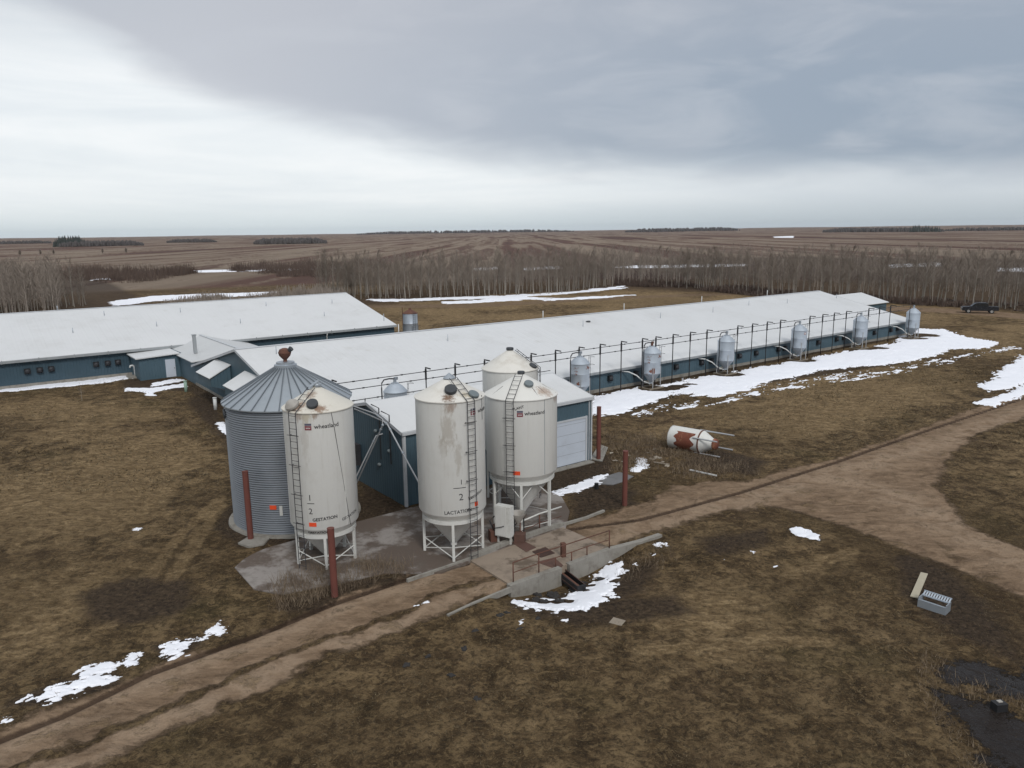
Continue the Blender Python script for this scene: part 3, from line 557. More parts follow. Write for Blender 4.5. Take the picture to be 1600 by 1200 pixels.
MB().bb(d0, d1, -.05, -.008, .06, 3.15).build('overhead_door', door_m, sh, label='large pale grey overhead door')
m = MB().bb(d0-.12, d0-.005, -.09, -.005, 0, 3.3).bb(d1+.005, d1+.14, -.09, -.005, 0, 3.3).bb(d0-.005, d1+.005, -.09, -.005, 3.16, 3.28).bb(d1+.3, d1+.36, -.07, -.005, 0, SE-.3); m.build('door_frame', trim, sh)
m = MB()
for zz in (.78, 1.5, 2.2, 2.9): m.bb(d0+.02, d1-.02, -.056, -.051, zz, zz+.02)
m.build('door_panel_joint', grey_fascia, sh)
MB().bb(d0-.2, d1+.3, -.7, -.11, -.12, .05).build('sill', concrete, sh)
for yy, zz in ((1.6, 3.1), (3.0, 1.9), (3.3, 4.0)): MB().ico((-.08, yy, zz), .13, 1).build('wall_lamp', lid_grey, sh)
MB().bb(-.3, -.01, 5.7, 6.3, 1.2, 2.6).build('wall_cabinet', dark_pipe, sh)
MB().bb(1.4, 1.5, -.2, -.01, 1.9, 2.1).build('junction_box', lid_pale, sh)
MB().bb(1.65, 1.7, -.05, -.005, 0, 2.0).build('conduit', galv_seam, sh)
for y_ in (2.6, 1.3):
    o = MB().tube([(-.14, y_, SE-2.3), (-.14, y_, SE+.55+.15*y_), (-.14, y_+1.0, SE+.6+.15*y_)], .035, 6).build('conduit_mast', black_steel, sh)
# vent pipes and boxes outside the gable end
for px_, (L, N), h_, mm, nm, lab in ((0, (-31.44,27.88), 1.1, green_pipe, 'pump_out_pipe', 'pale green capped pipe standing outside the barn end wall'), (0, (-31.48,17.34), 1.1, white_pipe, 'pump_out_pipe', 'white capped pipe standing near the round grey silo')):
    q = W(L, N); tt = thing(nm, lab, 'pipe', (*q, 0)); MB().cyl((0, 0, -.1), (0, 0, h_), .16, n=16).build('shaft', mm, tt, True); MB().cyl((0, 0, h_), (0, 0, h_+.07), .19, n=16).build('cap', mm, tt, True)
q = (-43.43,85.70); tt = thing('gooseneck_vent', 'white hooked vent pipe beside the left barn wall', 'vent pipe', (*q, 0), BR)
MB().tube([(0, 0, 0), (0, 0, 1.15), (-.06, 0, 1.35), (-.2, 0, 1.45), (-.4, 0, 1.42), (-.48, 0, 1.2)], .11, 10).build('pipe', white_pipe, tt, True)
MB().box((.1, 0, .12), (1.9, 1.5, .24)).build('base_slab', concrete, tt)
# ------------------------------------------------------------------ lettering wrapped onto round walls
def letter_mesh(txt, size, bold=0., wob=0):
    cu = bpy.data.curves.new('tmp', 'FONT'); cu.body = txt; cu.size = size; cu.offset = bold; cu.align_x = 'CENTER'; cu.resolution_u = 2
    ob = bpy.data.objects.new('tmp', cu); COL.objects.link(ob); dg = bpy.context.evaluated_depsgraph_get()
    me = bpy.data.meshes.new_from_object(ob.evaluated_get(dg)); bpy.data.objects.remove(ob); return me
def wrap_mesh(me, rad, ang, z, tilt=0, dr=.006, rfun=None):
    for v in me.vertices:
        x, y = v.co.x, v.co.y; x, y = x*math.cos(tilt)-y*math.sin(tilt), x*math.sin(tilt)+y*math.cos(tilt)
        a = ang+x/rad; zz = z+y; rr_ = (rfun(zz) if rfun else rad)+dr; v.co = (rr_*math.cos(a), rr_*math.sin(a), zz)
def letters(name, txt, size, rad, deg, z, m, parent, bold=0., tilt=0, rfun=None):
    me = letter_mesh(txt, size, bold); wrap_mesh(me, rad, R(deg), z, tilt, rfun=rfun); me.materials.clear(); me.materials.append(m); return link(name, me, parent)
def patch(name, rad, deg, wdt, z0, z1, m, parent, dr=.007, n=6):
    mb = MB(); a0 = R(deg)-wdt/2/rad
    vs = [((rad+e)*math.cos(a0+wdt/rad*i/n), (rad+e)*math.sin(a0+wdt/rad*i/n), z) for e in (dr, dr-.02) for i in range(n+1) for z in (z0, z1)]
    fs = [(2*i, 2*i+2, 2*i+3, 2*i+1) for i in range(n)]; k_ = 2*(n+1)
    fs += [(k_+2*i+1, k_+2*i+3, k_+2*i+2, k_+2*i) for i in range(n)]+[(0, 1, k_+1, k_), (2*n, k_+2*n, k_+2*n+1, 2*n+1)]+[(2*i+1, 2*i+3, k_+2*i+3, k_+2*i+1) for i in range(n)]+[(2*i, k_+2*i, k_+2*i+2, 2*i+2) for i in range(n)]
    return mb.add(vs, fs).build(name, m, parent)
def emblem(rad, deg, z, parent, s=.36):
    e = bpy.data.objects.new('emblem', None); COL.objects.link(e); e.parent = parent; e.empty_display_size = .1
    patch('emblem_band', rad, deg, s*1.25, z+.02, z+.12, ink_blue, e, .006); patch('emblem_base', rad, deg, s*1.25, z-.20, z-.0, ink_red, e, .006)
    letters('emblem_letters', 'ww', .16, rad, deg, z-.14, white_paint, e, .002).location = (math.cos(R(deg))*.004, math.sin(R(deg))*.004, 0)
def ladder_rungs(mb, pts, wdir, w=.42, step=.3, r=.014):
    """straight ladder from pts[0] to pts[1]; wdir = unit sideways vector"""
    a, b = Vector(pts[0]), Vector(pts[1]); wd = Vector(wdir)*w/2; n = max(1, int((b-a).length/step))
    for s_ in (-1, 1): mb.cyl(a+wd*s_, b+wd*s_, r*1.35, n=6)
    for i in range(n): p = a.lerp(b, (i+.5)/n); mb.cyl(p-wd, p+wd, r, n=5)
def white_hopper_bin(label, c, rad, ze, zp, zb, nleg, lad, mbody, mcone, cz=.75, leg0=0, brace='x', face=0):
    t_ = thing('feed_bin', label, 'feed bin', (c[0], c[1], .02))
    b = MB().lathe([(rad-.01, zb-.02), (rad, zb), (rad, ze)], 72).build('body', mbody, t_, 'auto')
    for k in range(3):
        a = R(face+38+k*120); MB().box((math.cos(a)*(rad+.002), math.sin(a)*(rad+.002), (zb+ze)/2), (.012, .035, ze-zb-.05), a).build('sheet_seam', grey_fascia if mbody is white_bin2 else mbody, t_)
    rc = .16
    MB().lathe([(rad, ze), (rad+.05, ze-.03), (rad+.05, ze+.015), (rc, zp), (rc, zp+.05), (.001, zp+.06)], 72).build('cone_roof', mcone, t_, 'auto')
    rb = rad-.20
    MB().lathe([(rad, zb), (rb-.01, zb-.32)], 72).build('skirt', mbody, t_, True)
    MB().lathe([(rb-.06, zb-.33), (rb+.05, zb-.33), (rb+.05, zb-.52), (rb-.06, zb-.52), (rb-.06, zb-.33)], 72).build('ring_beam', white_paint, t_, 'auto')
    MB().lathe([(rb-.06, zb-.4), (.17, cz), (.17, cz-.12), (.001, cz-.12)], 48).build('hopper', mbody, t_, 'auto')
    legs = []
    for k in range(nleg):
        a = R(leg0+k*360/nleg); p = (math.cos(a)*(rb-.01), math.sin(a)*(rb-.01)); legs.append(p)
        MB().box((p[0], p[1], (zb-.52)/2-.02), (.13, .13, zb-.52+.04), a).box((p[0], p[1], .01), (.28, .28, .03), a).build('leg', white_paint, t_)
    br = MB(); zt = zb-.55
    for k in range(nleg):
        p, q = legs[k], legs[(k+1) % nleg]
        if brace == 'y':
            mx, my = (p[0]+q[0])/2, (p[1]+q[1])/2
            br.cyl((p[0], p[1], zt-.75), (p[0]*.35+q[0]*.65, p[1]*.35+q[1]*.65, zt-.02), .028, n=6) if 0 else None
            for u, v_ in ((p, q), (q, p)): br.cyl((u[0], u[1], zt-.78), (u[0]*.55+v_[0]*.45, u[1]*.55+v_[1]*.45, zt-.01), .03, n=6)
            br.cyl((p[0], p[1], .45), (q[0], q[1], .45), .02, n=6)
        else:
            br.cyl((p[0], p[1], .75), (q[0], q[1], .18), .028, n=6); br.cyl((q[0], q[1], .75), (p[0], p[1], .18), .028, n=6)
    br.build('brace', white_paint, t_)
    if lad is not None:
        a = R(lad); u = Vector((math.cos(a), math.sin(a), 0)); s_ = Vector((-u.y, u.x, 0)); l = MB()
        ladder_rungs(l, (u*(rad+.13)+Vector((0, 0, .15)), u*(rad+.13)+Vector((0, 0, ze+.02))), s_)
        ladder_rungs(l, (u*(rad+.13)+Vector((0, 0, ze+.02)), u*.35+Vector((0, 0, zp+.04))), s_)
        for zz in np.arange(zb+.3, ze, 1.45): l.cyl(u*(rad-.02)-s_*.26+Vector((0, 0, zz)), u*(rad+.13)-s_*.26+Vector((0, 0, zz)), .014, n=5).cyl(u*(rad+.13)-s_*.4+Vector((0, 0, zz)), u*(rad+.13)+s_*.3+Vector((0, 0, zz)), .016, n=5)
        l.build('ladder', dark_pipe, t_)
    return t_
def cone_pt(rad, ze, zp, deg, f, lift=0):     # f = 0 at the eave, 1 at the peak
    r_ = rad+(.16-rad)*f; return (math.cos(R(deg))*r_, math.sin(R(deg))*r_, ze+(zp-ze)*f+lift)
def lid(parent, p, rad, deg, tilt, m, name='lid', th=.1, dome=False):
    q = Matrix.Rotation(R(deg), 3, 'Z') @ Matrix.Rotation(R(tilt), 3, 'Y'); mb = MB()
    prof = [(rad, 0), (rad, th), (rad*.92, th+.03)]+([(rad*.6, th+.16), (rad*.25, th+.22)] if dome else [])+[(.001, th+(.24 if dome else .05))]
    mb.lathe([(rad*.8, -.15), (rad*.8, 0)]+prof, 24); mb.v = [tuple(q @ Vector(v)+Vector(p)) for v in mb.v]
    return mb.build(name, m, parent, 'auto')
# bin 1: GESTATION
c1 = (-9.39, 35.57); r1 = 1.65; e1, p1 = 7.87, 8.78
b1 = white_hopper_bin('white hopper bin marked gestation with rusted cone, nearest the corrugated silo', c1, r1, e1, p1, 2.14, 5, -117, bin1_m, rust_cone, .22, -78, 'x', -75)
letters('lettering', 'wheatland', .285, r1, -63, 7.13, ink, b1, .004); emblem(r1, -93, 7.26, b1, .25)
letters('handwriting', '1', .42, r1, -98, 3.62, ink, b1); patch('pen_stroke', r1, -97, .34, 3.46, 3.49, ink, b1)
letters('handwriting', '2', .42, r1, -98, 2.95, ink, b1); letters('handwriting', 'GESTATION', .22, r1, -75, 2.62, ink, b1, .006, R(4))
letters('handwriting', 'GESTATION', .2, r1, -28, 2.5, ink, b1, .003, R(8)); letters('handwriting', 'GESTATION', .2, r1-.06, -88, 1.9, ink, b1, .006, rfun=lambda z: r1-.21*(2.14-z)/.32)
patch('sticker', r1, -96, .36, 2.32, 2.52, orange, b1)
lid(b1, cone_pt(r1, e1, p1, -128, .14, .12), .34, -128, 32, lid_pale, dome=True); lid(b1, cone_pt(r1, e1, p1, -86, .25, .1), .27, -86, 38, lid_dark, th=.12)
lid(b1, (0.02, 0, p1+.05), .2, 20, 10, galv, 'cap'); MB().box((-.1, -.05, p1+.16), (.5, .34, .04), R(25), Matrix.Rotation(R(25), 3, 'Z') @ Matrix.Rotation(R(-30), 3, 'Y')).build('open_flap', galv, b1)
MB().tube([cone_pt(r1, e1, p1, -55, .0, .03), ((r1+.03)*math.cos(R(-52)), (r1+.03)*math.sin(R(-52)), e1-.6), ((r1+.02)*math.cos(R(-30)), (r1+.02)*math.sin(R(-30)), 2.1)], .013, 5).build('cable', dark_pipe, b1)
# bin 2: LACTATION
c2 = (-3.08, 36.38); r2_ = 1.7; e2, p2 = 8.12, 9.0
b2 = white_hopper_bin('stained white hopper bin marked lactation beside the concrete pad', c2, r2_, e2, p2, 2.45, 4, -52, bin2_m, rust_cone2, .42, -86, 'x', -85)
emblem(r2_, -45, 7.6, b2, .25); letters('lettering', 'wheatland', .285, r2_, -14, 7.44, ink, b2, .004)
letters('handwriting', 'LACTATION', .25, r2_, -76, 2.58, ink, b2, .003, R(3)); letters('handwriting', '2', .48, r2_, -71, 3.25, ink, b2); letters('handwriting', '1', .35, r2_, -70, 4.05, ink, b2)
patch('pen_stroke', r2_, -73, .62, 3.86, 3.89, ink, b2); letters('handwriting', 'Lactation', .26, r2_, -42, 3.3, ink, b2, .002, R(14))
patch('sticker', r2_, -43, .25, 2.78, 3.0, orange, b2)
lid(b2, cone_pt(r2_, e2, p2, -82, .42, .08), .3, -82, 32, lid_dark, th=.14); lid(b2, cone_pt(r2_, e2, p2, -36, .12, .1), .27, -36, 28, lid_grey, th=.07)
MB().lathe([(.3, p2-.04), (.3, p2), (.02, p2+.24)], 20).build('cap', galv, b2, 'auto')
MB().cyl((r2_*math.cos(R(-20)), r2_*math.sin(R(-20)), e2-1.1), (r2_*math.cos(R(-20)), r2_*math.sin(R(-20)), e2+.1), .02, n=5).build('pipe', dark_pipe, b2)
patch('rust_patch', r2_+.01, -86, .5, e2-.02, e2+.05, rust, b2)
# bin 3
c3 = (.49, 39.8); r3 = 1.93; e3, p3 = 7.45, 8.5
b3 = white_hopper_bin('wide white hopper bin with flaked paint on braced legs above the pad', c3, r3, e3, p3, 3.33, 6, -108, white_bin2, chip_cone, .75, -92, 'y', -90)
letters('lettering', 'wheatland', .28, r3, -69, 6.68, ink, b3, .004); emblem(r3, -93, 6.8, b3, .25)
letters('handwriting', 'PLANT', .2, r3, -95, 7.0, ink, b3, .003, R(16)); patch('sticker', r3, -99, .37, 3.45, 3.66, orange, b3)
lid(b3, cone_pt(r3, e3, p3, -66, .55, .08), .25, -66, 28, lid_grey, th=.08); lid(b3, (0, 0, p3+.02), .2, 0, 0, lid_dark, 'cap')
m = MB()
for dg_ in (-150, -60, -40, -5, 30): m.cyl(cone_pt(r3, e3, p3, dg_, .02, .02), cone_pt(r3, e3, p3, dg_, .45, .02), .018, n=5)
m.build('roof_brace', dark_pipe, b3)
# bin 4, behind
c4 = (-.1, 44.); r4 = 1.65; e4, p4 = 8.1, 9.15
b4 = white_hopper_bin('cream white bin half hidden behind the wide flaked one', c4, r4, e4, p4, 3.3, 6, -12, white_bin, cone_white, 1.0, -60, 'y', -60)
lid(b4, (0, 0, p4+.02), .22, 0, 0, lid_dark, 'cap'); lid(b4, cone_pt(r4, e4, p4, -25, .12, .06), .24, -25, 28, lid_dark, th=.06)
# silo
S0 = (-12.7, 41.8); SRd = 3.4; SEz, SPz = 6.98, 8.72
si = thing('grain_silo', 'large corrugated steel silo with ribbed conical roof and rusty ventilator', 'silo', (*S0, 0))
prof = []
nz = 54
for i in range(nz*8+1): zz = .1+(SEz-.1)*i/(nz*8); prof.append((SRd+.026*math.sin(2*PI*i/8), zz))
MB().lathe(prof, 120).build('corrugated_wall', silo_m, si, True)
MB().lathe([(SRd+.35, -.2), (SRd+.30, .10), (SRd-.1, .12)], 72).build('base_slab', concrete, si, 'auto')
MB().lathe([(SRd+.16, SEz-.06), (SRd+.16, SEz), (.55, SPz), (.001, SPz+.02)], 96).build('cone_roof', galv_roof, si, 'auto')
for k in range(30):
    a = R(k*12+3); pa = Vector((math.cos(a)*(SRd+.17), math.sin(a)*(SRd+.17), SEz+.02)); pb = Vector((math.cos(a)*.58, math.sin(a)*.58, SPz+.02))
    MB().cyl(pa, pb, .034, n=5).build('roof_rib', galv_seam, si)
MB().lathe([(.62, SPz-.03), (.62, SPz+.14), (.5, SPz+.18), (.5, SPz+.28), (.001, SPz+.3)], 32).build('peak_collar', galv, si, 'auto')
vt = MB().lathe([(.12, SPz+.28), (.10, SPz+.4), (.30, SPz+.62), (.36, SPz+.8), (.28, SPz+.98), (.12, SPz+1.05), (.001, SPz+1.05)], 20).build('turbine_ventilator', rust, si, 'auto')
MB().cyl((.2, -.05, SPz+.85), (.42, -.1, SPz+1.05), .1, .15, 12).build('ventilator_scoop', lid_dark, vt)
a = R(-118); MB().box((math.cos(a)*2.6, math.sin(a)*2.6, SEz+.53), (.42, .16, .03), 0, Matrix.Rotation(a, 3, 'Z') @ Matrix.Rotation(R(31), 3, 'Y')).build('roof_hatch', white_paint, si)
for dg_, zz, rr_ in ((-152, SEz-.55, .26), (-72, 1.9, .34)):
    a = R(dg_); o = MB().cyl((math.cos(a)*(SRd-.02), math.sin(a)*(SRd-.02), zz), (math.cos(a)*(SRd+.1), math.sin(a)*(SRd+.1), zz), rr_, n=20).build('port', lid_dark, si, True)
patch('sticker', SRd+.03, -93, .36, 1.55, 1.78, orange, si); patch('notice_plate', SRd+.03, -86, .16, 1.2, 1.75, white_paint, si)
# ------------------------------------------------------------------ red marker posts
for (bx_, by_), h_, lab in (((-14.09,38.04), 3.8, 'tall dull red steel post in front of the corrugated silo'), ((-8.09,31.45), 3.25, 'dull red steel post in the weeds in front of the gestation bin'),
        ((6.59,42.46), 3.35, 'dull red steel post standing by the puddles right of the shed door'), ((6.10,51.72), 3.85, 'dull red steel post right beside the corner of the shed')):
    tt = thing('bollard_post', lab, 'post', (bx_, by_, 0), group='red steel posts around the bins')
    MB().cyl((0, 0, -.2), (0, 0, h_), .155, n=20).build('shaft', red_post_m, tt, 'auto'); MB().cyl((0, 0, h_), (0, 0, h_+.02), .165, n=20).build('cap', red_post_m, tt, 'auto')
MB_pad = MB().prism([(-14.57,37.47),(-14.31,38.31),(-13.08,38.10),(-13.15,37.26),(-13.79,36.95)], -.1, .07); tag(MB_pad.build('footing_slab', concrete), 'thin concrete footing under the red post by the silo', 'concrete slab')
# ------------------------------------------------------------------ concrete slab and loading pad
sl = MB().prism(SLAB, -.3, .055).build('concrete_apron', slab_m); tag(sl, 'stained concrete apron under the white bins', 'pavement', kind='structure')
PADP = [(-2.16,34.91),(-0.20,32.24),(4.97,36.16),(2.71,39.03)]; ax, ay = WALL[0]; bx, by = WALL[1]
pad = MB().prism(PADP, -.3, .085).build('loading_pad', mat('pad_concrete', (.27, .215, .165), .85, 0, .15, .7, bump=.008, bscale=25, stain=(.12, .09, .065), stain_s=.5, stain_t=(.50, .60), grime=((.11, .085, .06), 1.5, .7))); tag(pad, 'concrete loading pad across the farm road with a grate', 'pavement', kind='structure')
def beam(mb, pts, wd, z0, z1):
    for i in range(len(pts)-1):
        a = Vector((*pts[i], 0)); b = Vector((*pts[i+1], 0)); d_ = b-a; mb.box(((a.x+b.x)/2, (a.y+b.y)/2, (z0+z1)/2-i*.003), (d_.length+wd*.5, wd, z1-z0), math.atan2(d_.y, d_.x))
    return mb
tag(beam(MB(), [(-4.99,32.82),(-3.51,34.01),(-2.18,35.13)], .13, -.1, .15).build('curb', concrete), 'narrow concrete curb between the lactation bin and the track', 'curb')
tag(beam(MB(), [(-2.08,35.21),(-0.20,37.12)], .30, -.1, .24).build('curb', concrete), 'thick rounded curb on the pad edge by the white cabinet', 'curb')
tag(beam(MB(), [(0.37,37.52),(2.59,39.31)], .26, -.1, .26).build('curb', concrete), 'short concrete curb below the wide flaked bin', 'curb')
tag(beam(MB(), [(2.74,39.49),(4.08,40.40),(5.22,41.46)], .16, -.1, .13).build('curb', concrete), 'narrow concrete curb running right from the pad', 'curb')
tag(beam(MB(), [(-2.84,29.59),(-1.80,30.63),(-0.20,32.05)], .13, -.2, .06).build('curb', concrete), 'narrow pale curb at the lower left corner of the pad', 'curb')
wl = MB(); beam(wl, [(-0.20,32.18),(2.15,33.92)], .3, -1.3, .12); wl.build
tag(wl.build('retaining_wall', concrete), 'left piece of the low concrete retaining wall below the railing', 'wall')
wl = MB(); beam(wl, [(2.67,34.34),(4.89,36.08),(6.58,37.00),(7.74,37.81)], .3, -1.3, .13)
tag(wl.build('retaining_wall', concrete), 'right piece of the low concrete retaining wall, curving down to the right', 'wall')
gr = thing('floor_grate', 'dark steel grate let into the loading pad', 'grate', (0, 0, 0)); gp = [(0.93,35.81),(1.64,36.34),(2.06,35.62),(1.33,35.11)]; gc = (sum(p[0] for p in gp)/4, sum(p[1] for p in gp)/4)
gr.location = (*gc, 0)
loc = lambda P_: [(p[0]-gc[0], p[1]-gc[1]) for p in P_]
MB().prism(loc(gp), .086, .10).build('opening', fan_m, gr)
m = MB(); q = [Vector((*p, .115)) for p in loc(gp)]
for i in range(12): a = q[0].lerp(q[3], i/11); b = q[1].lerp(q[2], i/11); m.cyl(a, b, .012, n=4)
m.build('bars', rust_brown, gr)
tag(MB().prism([(-0.13,37.04),(0.41,37.35),(1.15,36.35),(0.61,35.82)], .086, .105).build('steel_plate', rust_brown), 'flat brown rusty plate on the pad near the white cabinet', 'plate')
tag(MB().prism([(1.09,34.60),(2.00,35.09),(2.38,34.20),(2.10,33.72)], .086, .105).build('steel_plate', rust_brown), 'brown rusty plate at the rail above the auger opening', 'plate')
# rail
def zvert(px_base, h): return h
rl = thing('railing', 'rusty pipe railing along the edge of the loading pad', 'railing', (0, 0, 0)); RP = [(-0.05,32.43),(1.17,33.40),(2.00,34.00),(2.82,34.62),(3.64,35.27),(4.86,36.08)]; rl.location = (*RP[0], .08)
RPl = [(p[0]-RP[0][0], p[1]-RP[0][1]) for p in RP]
for i, p in enumerate(RPl): MB().cyl((p[0], p[1], 0), (p[0], p[1], (1.0 if i in (0, 1, 5) else .52)), .03, n=8).build('rail_post', rust, rl, True)
MB().tube([(RPl[0][0], RPl[0][1], 1.0), (RPl[1][0], RPl[1][1], 1.0), (RPl[5][0], RPl[5][1], 1.0)], .028).build('top_rail', rust, rl, True)
MB().tube([(p[0], p[1], .5) for p in RPl], .022).build('middle_rail', rust, rl, True)
p = (2.45,35.23); MB().box((p[0]-RP[0][0], p[1]-RP[0][1], .35), (.22, .22, .75), R(20)).build('channel_post', rust, rl)
rl2 = thing('railing', 'grey pipe railing at the upper edge of the pad below the wide bin', 'railing', (0, 0, 0)); q0 = (0.34,37.36); q1 = (1.40,38.53); q2 = (2.24,39.32); rl2.location = (*q0, .1)
dd = [(0, 0), (q1[0]-q0[0], q1[1]-q0[1]), (q2[0]-q0[0], q2[1]-q0[1])]
for x_, y_ in dd[:2]: MB().cyl((x_, y_, 0), (x_, y_, .98), .035, n=8).build('rail_post', rust, rl2, True)
MB().tube([(dd[0][0], dd[0][1], .98), (dd[1][0], dd[1][1], .98), (dd[2][0]+.4, dd[2][1]+.15, 1.0)], .045).build('top_rail', white_paint, rl2, True)
MB().tube([(dd[0][0], dd[0][1], .45), (dd[1][0], dd[1][1], .45), (dd[2][0]+.4, dd[2][1]+.15, .45)], .02).build('middle_rail', rust, rl2, True)
# auger trough sticking out of the wall opening
q = (2.32,34.20); q1 = (3.12,32.78); tt = thing('auger_trough', 'black open conveyor trough poking out through the retaining wall', 'conveyor', (*q, -.45)); dv_ = Vector((q1[0]-q[0], q1[1]-q[1], 0)); ln = dv_.length; an = math.atan2(dv_.y, dv_.x); tt.rotation_euler = (0, R(3), an)
MB().bb(-.6, ln, -.24, -.20, -.1, .28).bb(-.6, ln, .20, .24, -.1, .28).bb(-.6, ln, -.199, .199, -.1, -.06).bb(ln+.001, ln+.05, -.24, .24, -.1, .30).build('trough', black_steel, tt)
MB().bb(-.6, ln+.03, -.255, -.242, .06, .09).bb(-.6, ln+.03, -.20, -.17, .285, .30).bb(-.6, ln+.03, .17, .20, .285, .30).build('edge_strip', rust_brown, tt)
MB().box((ln-.25, 0, -.26), (.62, .6, .3)).build('foot', black_steel, tt); MB().cyl((-.5, 0, .08), (ln-.05, 0, .08), .1, n=10).build('auger_screw', rust, tt)
# white cabinet
q = (-0.53,36.97); tt = thing('control_cabinet', 'tall white control cabinet on posts beside the pad edge', 'cabinet', (*q, .05), R(-28))
MB().box((0, .1, 1.25), (.9, .42, 1.65)).build('housing', white_paint, tt)
MB().box((-.1, -.125, 1.25), (.62, .025, 1.55)).build('door', white_bin, tt)
for sx in (-.36, .36): MB().box((sx, .1, .2), (.09, .09, .44)).build('leg', white_paint, tt)
MB().tube([(-.42, -.16, .85), (.0, -.2, 1.0), (.12, -.16, 1.05)], .02, 6).build('lever', dark_pipe, tt)
q = (-1.04,37.40); tt = thing('drive_motor', 'rusty motor and gearbox left of the white cabinet', 'motor', (*q, .05), R(20))
MB().box((0, 0, .3), (.5, .4, .6)).build('gearbox', rust, tt); MB().cyl((-.05, 0, .75), (.25, .0, .8), .17, n=14).build('motor', rust_brown, tt, 'auto'); MB().tube([(0, 0, .6), (-.2, .1, 1.1), (.1, .15, 1.3)], .04, 6).build('pipe', dark_pipe, tt)
q = (0.10,37.28); tt = thing('intake_stand', 'dark steel stand with a pale funnel under the wide bin', 'stand', (*q, .05), R(-20))
for x_, y_ in ((-.1, 0), (.35, .3)): MB().cyl((x_, y_, 0), (x_, y_, 1.3), .035, n=6).build('leg', black_steel, tt)
MB().lathe([(.08, .95), (.42, 1.5), (.44, 1.56)], 16, (0.1, .1)).build('funnel', lid_pale, tt, 'auto'); MB().cyl((-.35, -.2, .55), (.3, .25, 1.25), .03, n=6).build('strut', black_steel, tt)
MB().box((.25, -.05, .25), (.55, .5, .5), R(10)).build('boot', rust_brown, tt)
# white feed tubes that run from the bins to the shed
def wl3(L, N, z): x_, y_ = W(L, N); return (x_, y_, z)
T = [('feed_tube', 'upper white feed tube bending down behind the gestation bin to its foot', [wl3(-31.5, -12.81, 5.69), wl3(-31.5, -15.6, 5.75), wl3(-31.5, -16.5, 5.6), wl3(-31.6, -16.7, 5.3), wl3(-32.2, -13.6, .7)]),
     ('feed_tube', 'second white feed tube parallel below it, from the shed wall to the ground', [wl3(-30.25, -14.0, 4.0), wl3(-30.6, -13.8, 3.9), wl3(-32.6, -13.4, .3)]),
     ('feed_tube', 'long white feed tube arching over the shed corner down to the lactation bin', [wl3(-31.5, -12.85, 5.55), wl3(-31.5, -16.6, 5.5), wl3(-31.5, -17.1, 5.4), wl3(-31.5, -18.45, 4.33), wl3(-31.5, -20.43, 2.82), (c2[0], c2[1]+.1, .8)]),
     ('feed_tube', 'short curved white tube from the shed front into the back of the lactation bin', [wl3(-29.3, -16.5, 4.0), wl3(-29.2, -17.0, 3.9), wl3(-29.3, -18, 3.0), (c2[0]+.6, c2[1]+2.2, 1.6), (c2[0]+.1, c2[1]+.2, .8)])]
for nm, lab, pts in T:
    tt = thing(nm, lab, 'feed tube', pts[0], group='white feed tubes at the shed gable'); o_ = Vector(pts[0])
    MB().tube([Vector(p)-o_ for p in pts], .045, 8).build('tube', grey_pipe, tt, 'auto')
    j = MB()
    for i in range(1, len(pts)-1): d_ = (Vector(pts[i+1])-Vector(pts[i])).normalized(); j.cyl(Vector(pts[i])-o_+d_*.3, Vector(pts[i])-o_+d_*.42, .07, n=8)
    j.build('coupling', galv, tt)
# ------------------------------------------------------------------ black poles, lines and small bins along the long barn
PX = [(519, 592), (665, 573), (711, 569), (757, 562), (830, 554), (868, 548), (905, 544), (938, 538), (971, 536), (1004, 530), (1025, 527), (1052, 524), (1079, 519), (1105, 516), (1153, 510), (1176, 507), (1199, 504), (1220, 500), (1266, 493), (1286, 491), (1304, 488), (1323, 486), (1358, 481), (1375, 479), (1392, 477)]
PLs = [-27.91, -19.75, -16.89, -13.86, -8.70, -5.81, -2.86, -0.10, 2.79, 5.81, 7.81, 10.47, 13.24, 16.02, 21.46, 24.22, 27.08, 29.78, 36.07, 38.97, 41.66, 44.62, 50.33, 53.25, 56.27]
ORD = ['last', 'second', 'third', 'fourth', 'fifth', 'sixth', 'seventh', 'eighth', 'ninth', 'tenth', 'eleventh', 'twelfth', 'thirteenth', 'fourteenth', 'fifteenth', 'sixteenth', 'seventeenth', 'eighteenth', 'nineteenth', 'twentieth', 'twenty-first', 'twenty-second', 'twenty-third', 'twenty-fourth', 'twenty-fifth']
pole0 = None
for i, L in enumerate(sorted(PLs, reverse=True)):
    lab = 'slim black barn pole, %s from the far right end of the row' % ORD[i] if i else 'slim black barn pole at the far right end of the row'
    if pole0 is None:
        pole0 = thing('gutter_pole', lab, 'pole', (*W(L, -1.5), 0), BR, 'black poles along the long barn')
        MB().cyl((0, 0, -.3), (0, 0, 5.2), .05, n=8).build('shaft', black_steel, pole0, True)
        MB().box((0, -.36, 5.17), (.09, .80, .09)).build('arm', black_steel, pole0)
        MB().box((0, .0, 4.6), (.12, .12, .9)).build('bracket', black_steel, pole0)
    else:
        c = copy_tree(pole0); c.location = (*W(L, -1.5), 0); c['label'] = lab
for z_, l0, l1, lab in ((4.86, -29, 62, 'upper dark feed line strung along the poles of the long barn'), (4.25, -28.2, 62, 'lower dark feed line strung along the poles of the long barn'), (3.35, -27, -6.5, 'short third feed line near the silo, below the other two')):
    tt = thing('feed_line', lab, 'pipe', (*W(l0, -1.56), z_), BR, 'feed lines along the long barn'); ln = l1-l0
    MB().cyl((0, 0, 0), (ln, 0, 0), .032, n=8).build('pipe', dark_pipe, tt, True)
    j = MB()
    for k in range(int(ln/2.1)): j.cyl((k*2.1+.6, 0, 0), (k*2.1+.78, 0, 0), .055, n=8)
    j.build('coupling', black_steel, tt, True)
